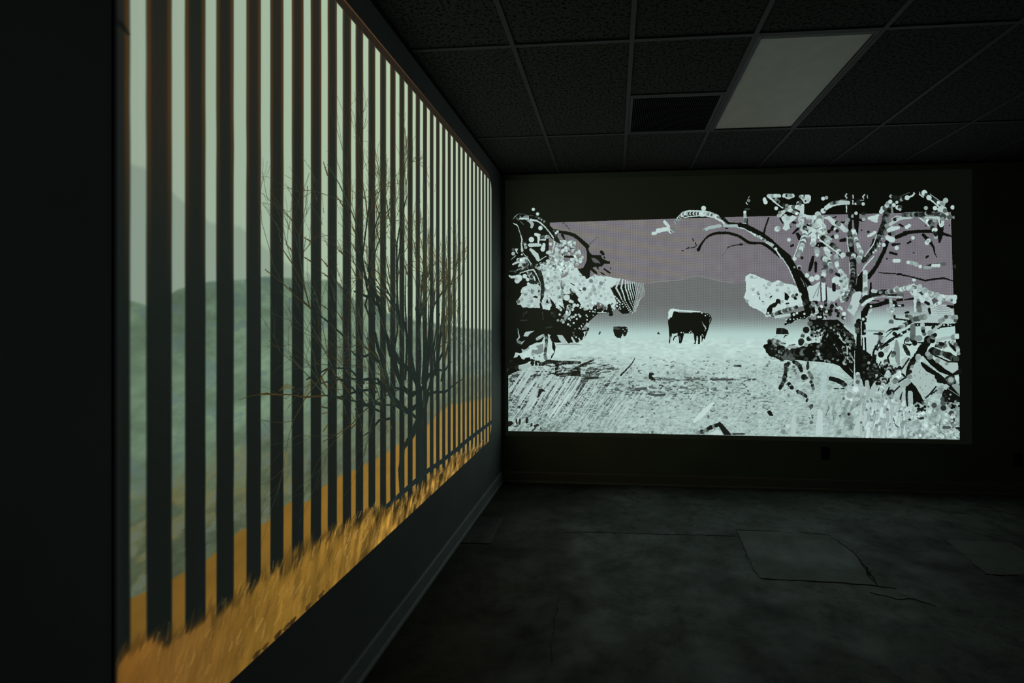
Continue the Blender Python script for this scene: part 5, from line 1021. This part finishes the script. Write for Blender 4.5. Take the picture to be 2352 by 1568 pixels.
def crack(pp, w, seed):
    r = np.random.default_rng(seed)
    p = np.array([floor_at(*q) for q in pp]); pts = []
    for i in range(len(p) - 1):
        n = max(2, int(np.hypot(*(p[i + 1] - p[i])) / .03))
        for k in range(n):
            pts.append(p[i] + (p[i + 1] - p[i]) * k / n + (r.normal(0, .005, 2) if k else 0))
    pts.append(p[-1]); pts = np.array(pts)
    d = np.gradient(pts, axis=0); nrm = np.stack([-d[:, 1], d[:, 0]], 1); nrm /= np.linalg.norm(nrm, axis=1)[:, None] + 1e-9
    ww = .75 * w * (.25 + 1.3 * r.random(len(pts)) ** 2) * np.sin(np.linspace(.25, np.pi - .25, len(pts)))
    bm = bmesh.new()
    a = [bm.verts.new((*(q + m * u / 2), .0026)) for q, m, u in zip(pts, nrm, ww)]; b = [bm.verts.new((*(q - m * u / 2), .0026)) for q, m, u in zip(pts, nrm, ww)]
    for i in range(len(pts) - 1):
        bm.faces.new((a[i], a[i + 1], b[i + 1], b[i]))
    top = bm.faces[:]
    ext = bmesh.ops.extrude_face_region(bm, geom=top)
    for v in ext['geom']:
        if isinstance(v, bmesh.types.BMVert): v.co.z = .0001
    bmesh.ops.recalc_face_normals(bm, faces=bm.faces[:])
    link('crack', mesh_from(bm, 'crack'), M_crack, floor)
crack([(1690, 1217), (1733, 1312), (1748, 1328), (1790, 1331), (1850, 1334), (1940, 1339), (2016, 1346), (2060, 1352)], .004, 1)
crack([(1904, 1229), (1962, 1270), (2000, 1320), (2018, 1348)], .016, 2)
crack([(1980, 1300), (2016, 1346)], .018, 3)
crack([(1690, 1217), (1745, 1219), (1900, 1228)], .003, 4)
crack([(2000, 1360), (2060, 1376), (2100, 1376), (2150, 1392)], .008, 5)
crack([(2165, 1238), (2200, 1262), (2240, 1300), (2270, 1319)], .006, 6)
crack([(2262, 1319), (2340, 1322)], .004, 7)
crack([(1300, 1222), (1400, 1223), (1500, 1226), (1690, 1231)], .0012, 8)
crack([(1283, 1375), (1272, 1440), (1266, 1520)], .0014, 9)
crack([(1050, 1247), (1128, 1249), (1157, 1192)], .002, 10)

# ------------------------------------------------------------------ suspended ceiling
G = .6096; GX0, GY0 = -.5196, 2.5053
TEE_W, TEE_T = .024, .006
xs = [GX0 + i * G for i in range(-1, 9)]; ys = [GY0 + j * 2 * G for j in range(-4, 3)]
clampx = lambda v: min(max(v, X_LEFT), X_RIGHT); clampy = lambda v: min(max(v, Y_FRONT), Y_BACK)
for x in xs:
    if X_LEFT + .05 < x < X_RIGHT - .05:
        box('main_tee', x - TEE_W / 2, x + TEE_W / 2, Y_FRONT, Y_BACK, H_CEIL, H_CEIL + TEE_T, M_tee, ceiling)
for y in ys:
    if Y_FRONT + .05 < y < Y_BACK - .05:
        cuts = [X_LEFT] + [x for x in xs if X_LEFT + .05 < x < X_RIGHT - .05] + [X_RIGHT]
        for a, b in zip(cuts[:-1], cuts[1:]):
            box('cross_tee', a + (TEE_W / 2 if a > X_LEFT else 0), b - (TEE_W / 2 if b < X_RIGHT else 0), y - TEE_W / 2, y + TEE_W / 2, H_CEIL + .0005, H_CEIL + TEE_T, M_tee, ceiling)
VX0, VX1 = GX0 + G, GX0 + 2 * G; VY0, VY1 = GY0 + G, GY0 + 2 * G          # vent cell (2 x 2 ft)
LX0, LX1 = GX0 + 2 * G, GX0 + 3 * G; LY0, LY1 = GY0, GY0 + 2 * G          # light cell (2 x 4 ft)
box('cross_tee', VX0 + TEE_W / 2, VX1 - TEE_W / 2, VY0 - TEE_W / 2, VY0 + TEE_W / 2, H_CEIL + .0005, H_CEIL + TEE_T, M_tee, ceiling)
# wall angles
box('wall_angle', X_LEFT, X_LEFT + .02, Y_FRONT, Y_BACK, H_CEIL - .001, H_CEIL + .003, M_slab, ceiling)
box('wall_angle', X_LEFT + .02, X_RIGHT, Y_BACK - .02, Y_BACK, H_CEIL - .001, H_CEIL + .003, M_slab, ceiling)
tiles = {}
rt = np.random.default_rng(5)
def tile(x0, x1, y0, y1):
    x0, x1, y0, y1 = clampx(x0), clampx(x1), clampy(y0), clampy(y1)
    if x1 - x0 < .05 or y1 - y0 < .05: return
    w, d = round(x1 - x0 - .008, 4), round(y1 - y0 - .008, 4)
    if (w, d) not in tiles:
        bm = bmesh.new(); box_into(bm, -w / 2, w / 2, -d / 2, d / 2, 0, .016, .003)
        tiles[(w, d)] = mesh_from(bm, 'ceiling_tile'); tiles[(w, d)].materials.append(M_tile)
    o = link('ceiling_tile', tiles[(w, d)], None, ceiling)
    o.location = ((x0 + x1) / 2, (y0 + y1) / 2, H_CEIL + TEE_T + .0005 + rt.uniform(0, .002))
for i in range(len(xs) - 1):
    for j in range(len(ys) - 1):
        x0, x1, y0, y1 = xs[i], xs[i + 1], ys[j], ys[j + 1]
        if abs(x0 - LX0) < .01 and abs(y0 - LY0) < .01: continue
        if abs(x0 - VX0) < .01 and abs(y0 - LY0) < .01:
            tile(x0, x1, y0, VY0); continue
        tile(x0, x1, y0, y1)

# recessed light, switched off
light = tag(empty('ceiling_light', ((LX0 + LX1) / 2, (LY0 + LY1) / 2, H_CEIL)), 'rectangular recessed ceiling light with plain white diffuser, switched off', 'ceiling light')
bm = bmesh.new(); hw, hd = G / 2 - TEE_W / 2, G - TEE_W / 2
for q in ((-hw, -hw + .026, -hd, hd), (hw - .014, hw, -hd, hd), (-hw + .026, hw - .014, -hd, -hd + .03), (-hw + .026, hw - .014, hd - .008, hd)):
    box_into(bm, *q, .001, .03, .002)
link('frame', mesh_from(bm, 'frame'), M_frame, light)
bm = bmesh.new(); box_into(bm, -hw + .027, hw - .015, -hd + .031, hd - .009, .010, .016, .001)
link('diffuser', mesh_from(bm, 'diffuser'), M_diff, light)
bm = bmesh.new(); box_into(bm, -hw + .004, hw - .004, -hd + .004, hd - .004, .032, .09)
link('housing', mesh_from(bm, 'housing'), M_frame, light)

# square return vent
vent = tag(empty('ceiling_vent', ((VX0 + VX1) / 2, (VY0 + VY1) / 2, H_CEIL)), 'square black ceiling vent grille beside the recessed light', 'vent')
bm = bmesh.new(); h = G / 2 - TEE_W / 2
for q in ((-h, -h + .022, -h, h), (h - .022, h, -h, h), (-h + .022, h - .022, -h, -h + .022), (-h + .022, h - .022, h - .022, h)):
    box_into(bm, *q, .001, .018, .003)
link('frame', mesh_from(bm, 'frame'), M_frame, vent)
bm = bmesh.new(); n = 44
for k in range(n):
    x = -h + .024 + (2 * h - .048) * (k + .5) / n
    vs = [bm.verts.new(p) for p in ((x - .001, -h + .022, .006), (x + .001, -h + .022, .006), (x + .005, -h + .022, .02), (x + .003, -h + .022, .02),
                                    (x - .001, h - .022, .006), (x + .001, h - .022, .006), (x + .005, h - .022, .02), (x + .003, h - .022, .02))]
    for f in ((0, 1, 2, 3), (7, 6, 5, 4), (0, 4, 5, 1), (1, 5, 6, 2), (2, 6, 7, 3), (3, 7, 4, 0)): bm.faces.new([vs[i] for i in f])
bmesh.ops.recalc_face_normals(bm, faces=bm.faces[:])
tag(link('louvre', mesh_from(bm, 'louvre'), M_vent, vent), kind='stuff')
bm = bmesh.new(); box_into(bm, -h + .004, h - .004, -h + .004, h - .004, .03, .09)
link('duct_box', mesh_from(bm, 'duct_box'), M_slab, vent)

# ------------------------------------------------------------------ wall outlets
def outlet(x, z, label):
    o = tag(empty('electrical_outlet', (x, Y_BACK, z)), label, 'outlet', 'outlets on the end wall')
    bm = bmesh.new(); box_into(bm, -.036, .036, -.006, 0, -.058, .058, .003, 2)
    link('cover_plate', mesh_from(bm, 'cover_plate'), M_outlet, o)
    for zz in (-.02, .02):
        bm = bmesh.new()
        ring = [bm.verts.new((.017 * math.cos(t) * (1 if abs(math.cos(t)) < .8 else .95), -.0085, zz + .0145 * max(-.85, min(.85, math.sin(t))))) for t in np.linspace(0, 2 * math.pi, 20, endpoint=False)]
        f = bm.faces.new(ring); e = bmesh.ops.extrude_face_region(bm, geom=[f])
        for v in e['geom']:
            if isinstance(v, bmesh.types.BMVert): v.co.y = -.0055
        bmesh.ops.recalc_face_normals(bm, faces=bm.faces[:])
        link('receptacle', mesh_from(bm, 'receptacle'), M_crack, o)
    bm = bmesh.new(); bmesh.ops.create_cone(bm, cap_ends=True, segments=10, radius1=.0035, radius2=.003, depth=.0015)
    s = link('screw', mesh_from(bm, 'screw'), M_tee, o); s.rotation_euler = (math.pi / 2, 0, 0); s.location = (0, -.0067, 0)
outlet(1.907, .337, 'black electrical outlet on the end wall below the tree projection')
outlet(3.535, .32, 'black electrical outlet on the end wall near the right edge')

# ------------------------------------------------------------------ projected pictures
def picture(name, canvas, mat, label, corner=0.0):
    """the lit area of plaster: a thin skin on the wall, UVs run linearly over it"""
    bm = bmesh.new(); uvl = bm.loops.layers.uv.new('UVMap')
    a0, a1, z0, z1 = canvas.a0, canvas.a1, canvas.z0, canvas.z1
    pts = [(a0, z0)]
    if corner:
        for cx, cz, t0 in ((a1 - corner, z0 + corner, -90), (a1 - corner, z1 - corner, 0)):
            pts += [(cx + corner * math.cos(math.radians(t0 + k * 9)), cz + corner * math.sin(math.radians(t0 + k * 9))) for k in range(11)]
        pts += [(a0, z1)]
    else:
        pts += [(a1, z0), (a1, z1), (a0, z1)]
    wall = canvas.wall; d = .0015
    w3 = (lambda a, z, o: (a, Y_BACK - o, z)) if wall == 'back' else (lambda a, z, o: (X_LEFT + o, a, z))
    fr = [bm.verts.new(w3(a, z, d)) for a, z in pts]; bk = [bm.verts.new(w3(a, z, 0)) for a, z in pts]
    n = len(pts); faces = [bm.faces.new(fr)]
    for i in range(n):
        faces.append(bm.faces.new((fr[i], fr[(i + 1) % n], bk[(i + 1) % n], bk[i])))
    bmesh.ops.recalc_face_normals(bm, faces=bm.faces[:])
    for f in bm.faces:
        for l in f.loops:
            a, z = (l.vert.co.x if wall == 'back' else l.vert.co.y), l.vert.co.z
            l[uvl].uv = ((a - a0) / (a1 - a0), (z - z0) / (z1 - z0))
    return tag(link(name, mesh_from(bm, name), mat), label, 'projection')

cv = draw_left_picture()
picture('projected_picture', cv, mat_picture('fence_picture', cv, WALL), 'large colour projection of dark fence posts, bare tree and golden grass on the left wall', .13)
del cv
cv = draw_back_picture()
picture('projected_picture', cv, mat_picture('cattle_picture', cv, (.17, .18, .14)), 'black and white dotted projection of a cow, trees and meadow on the end wall')
del cv
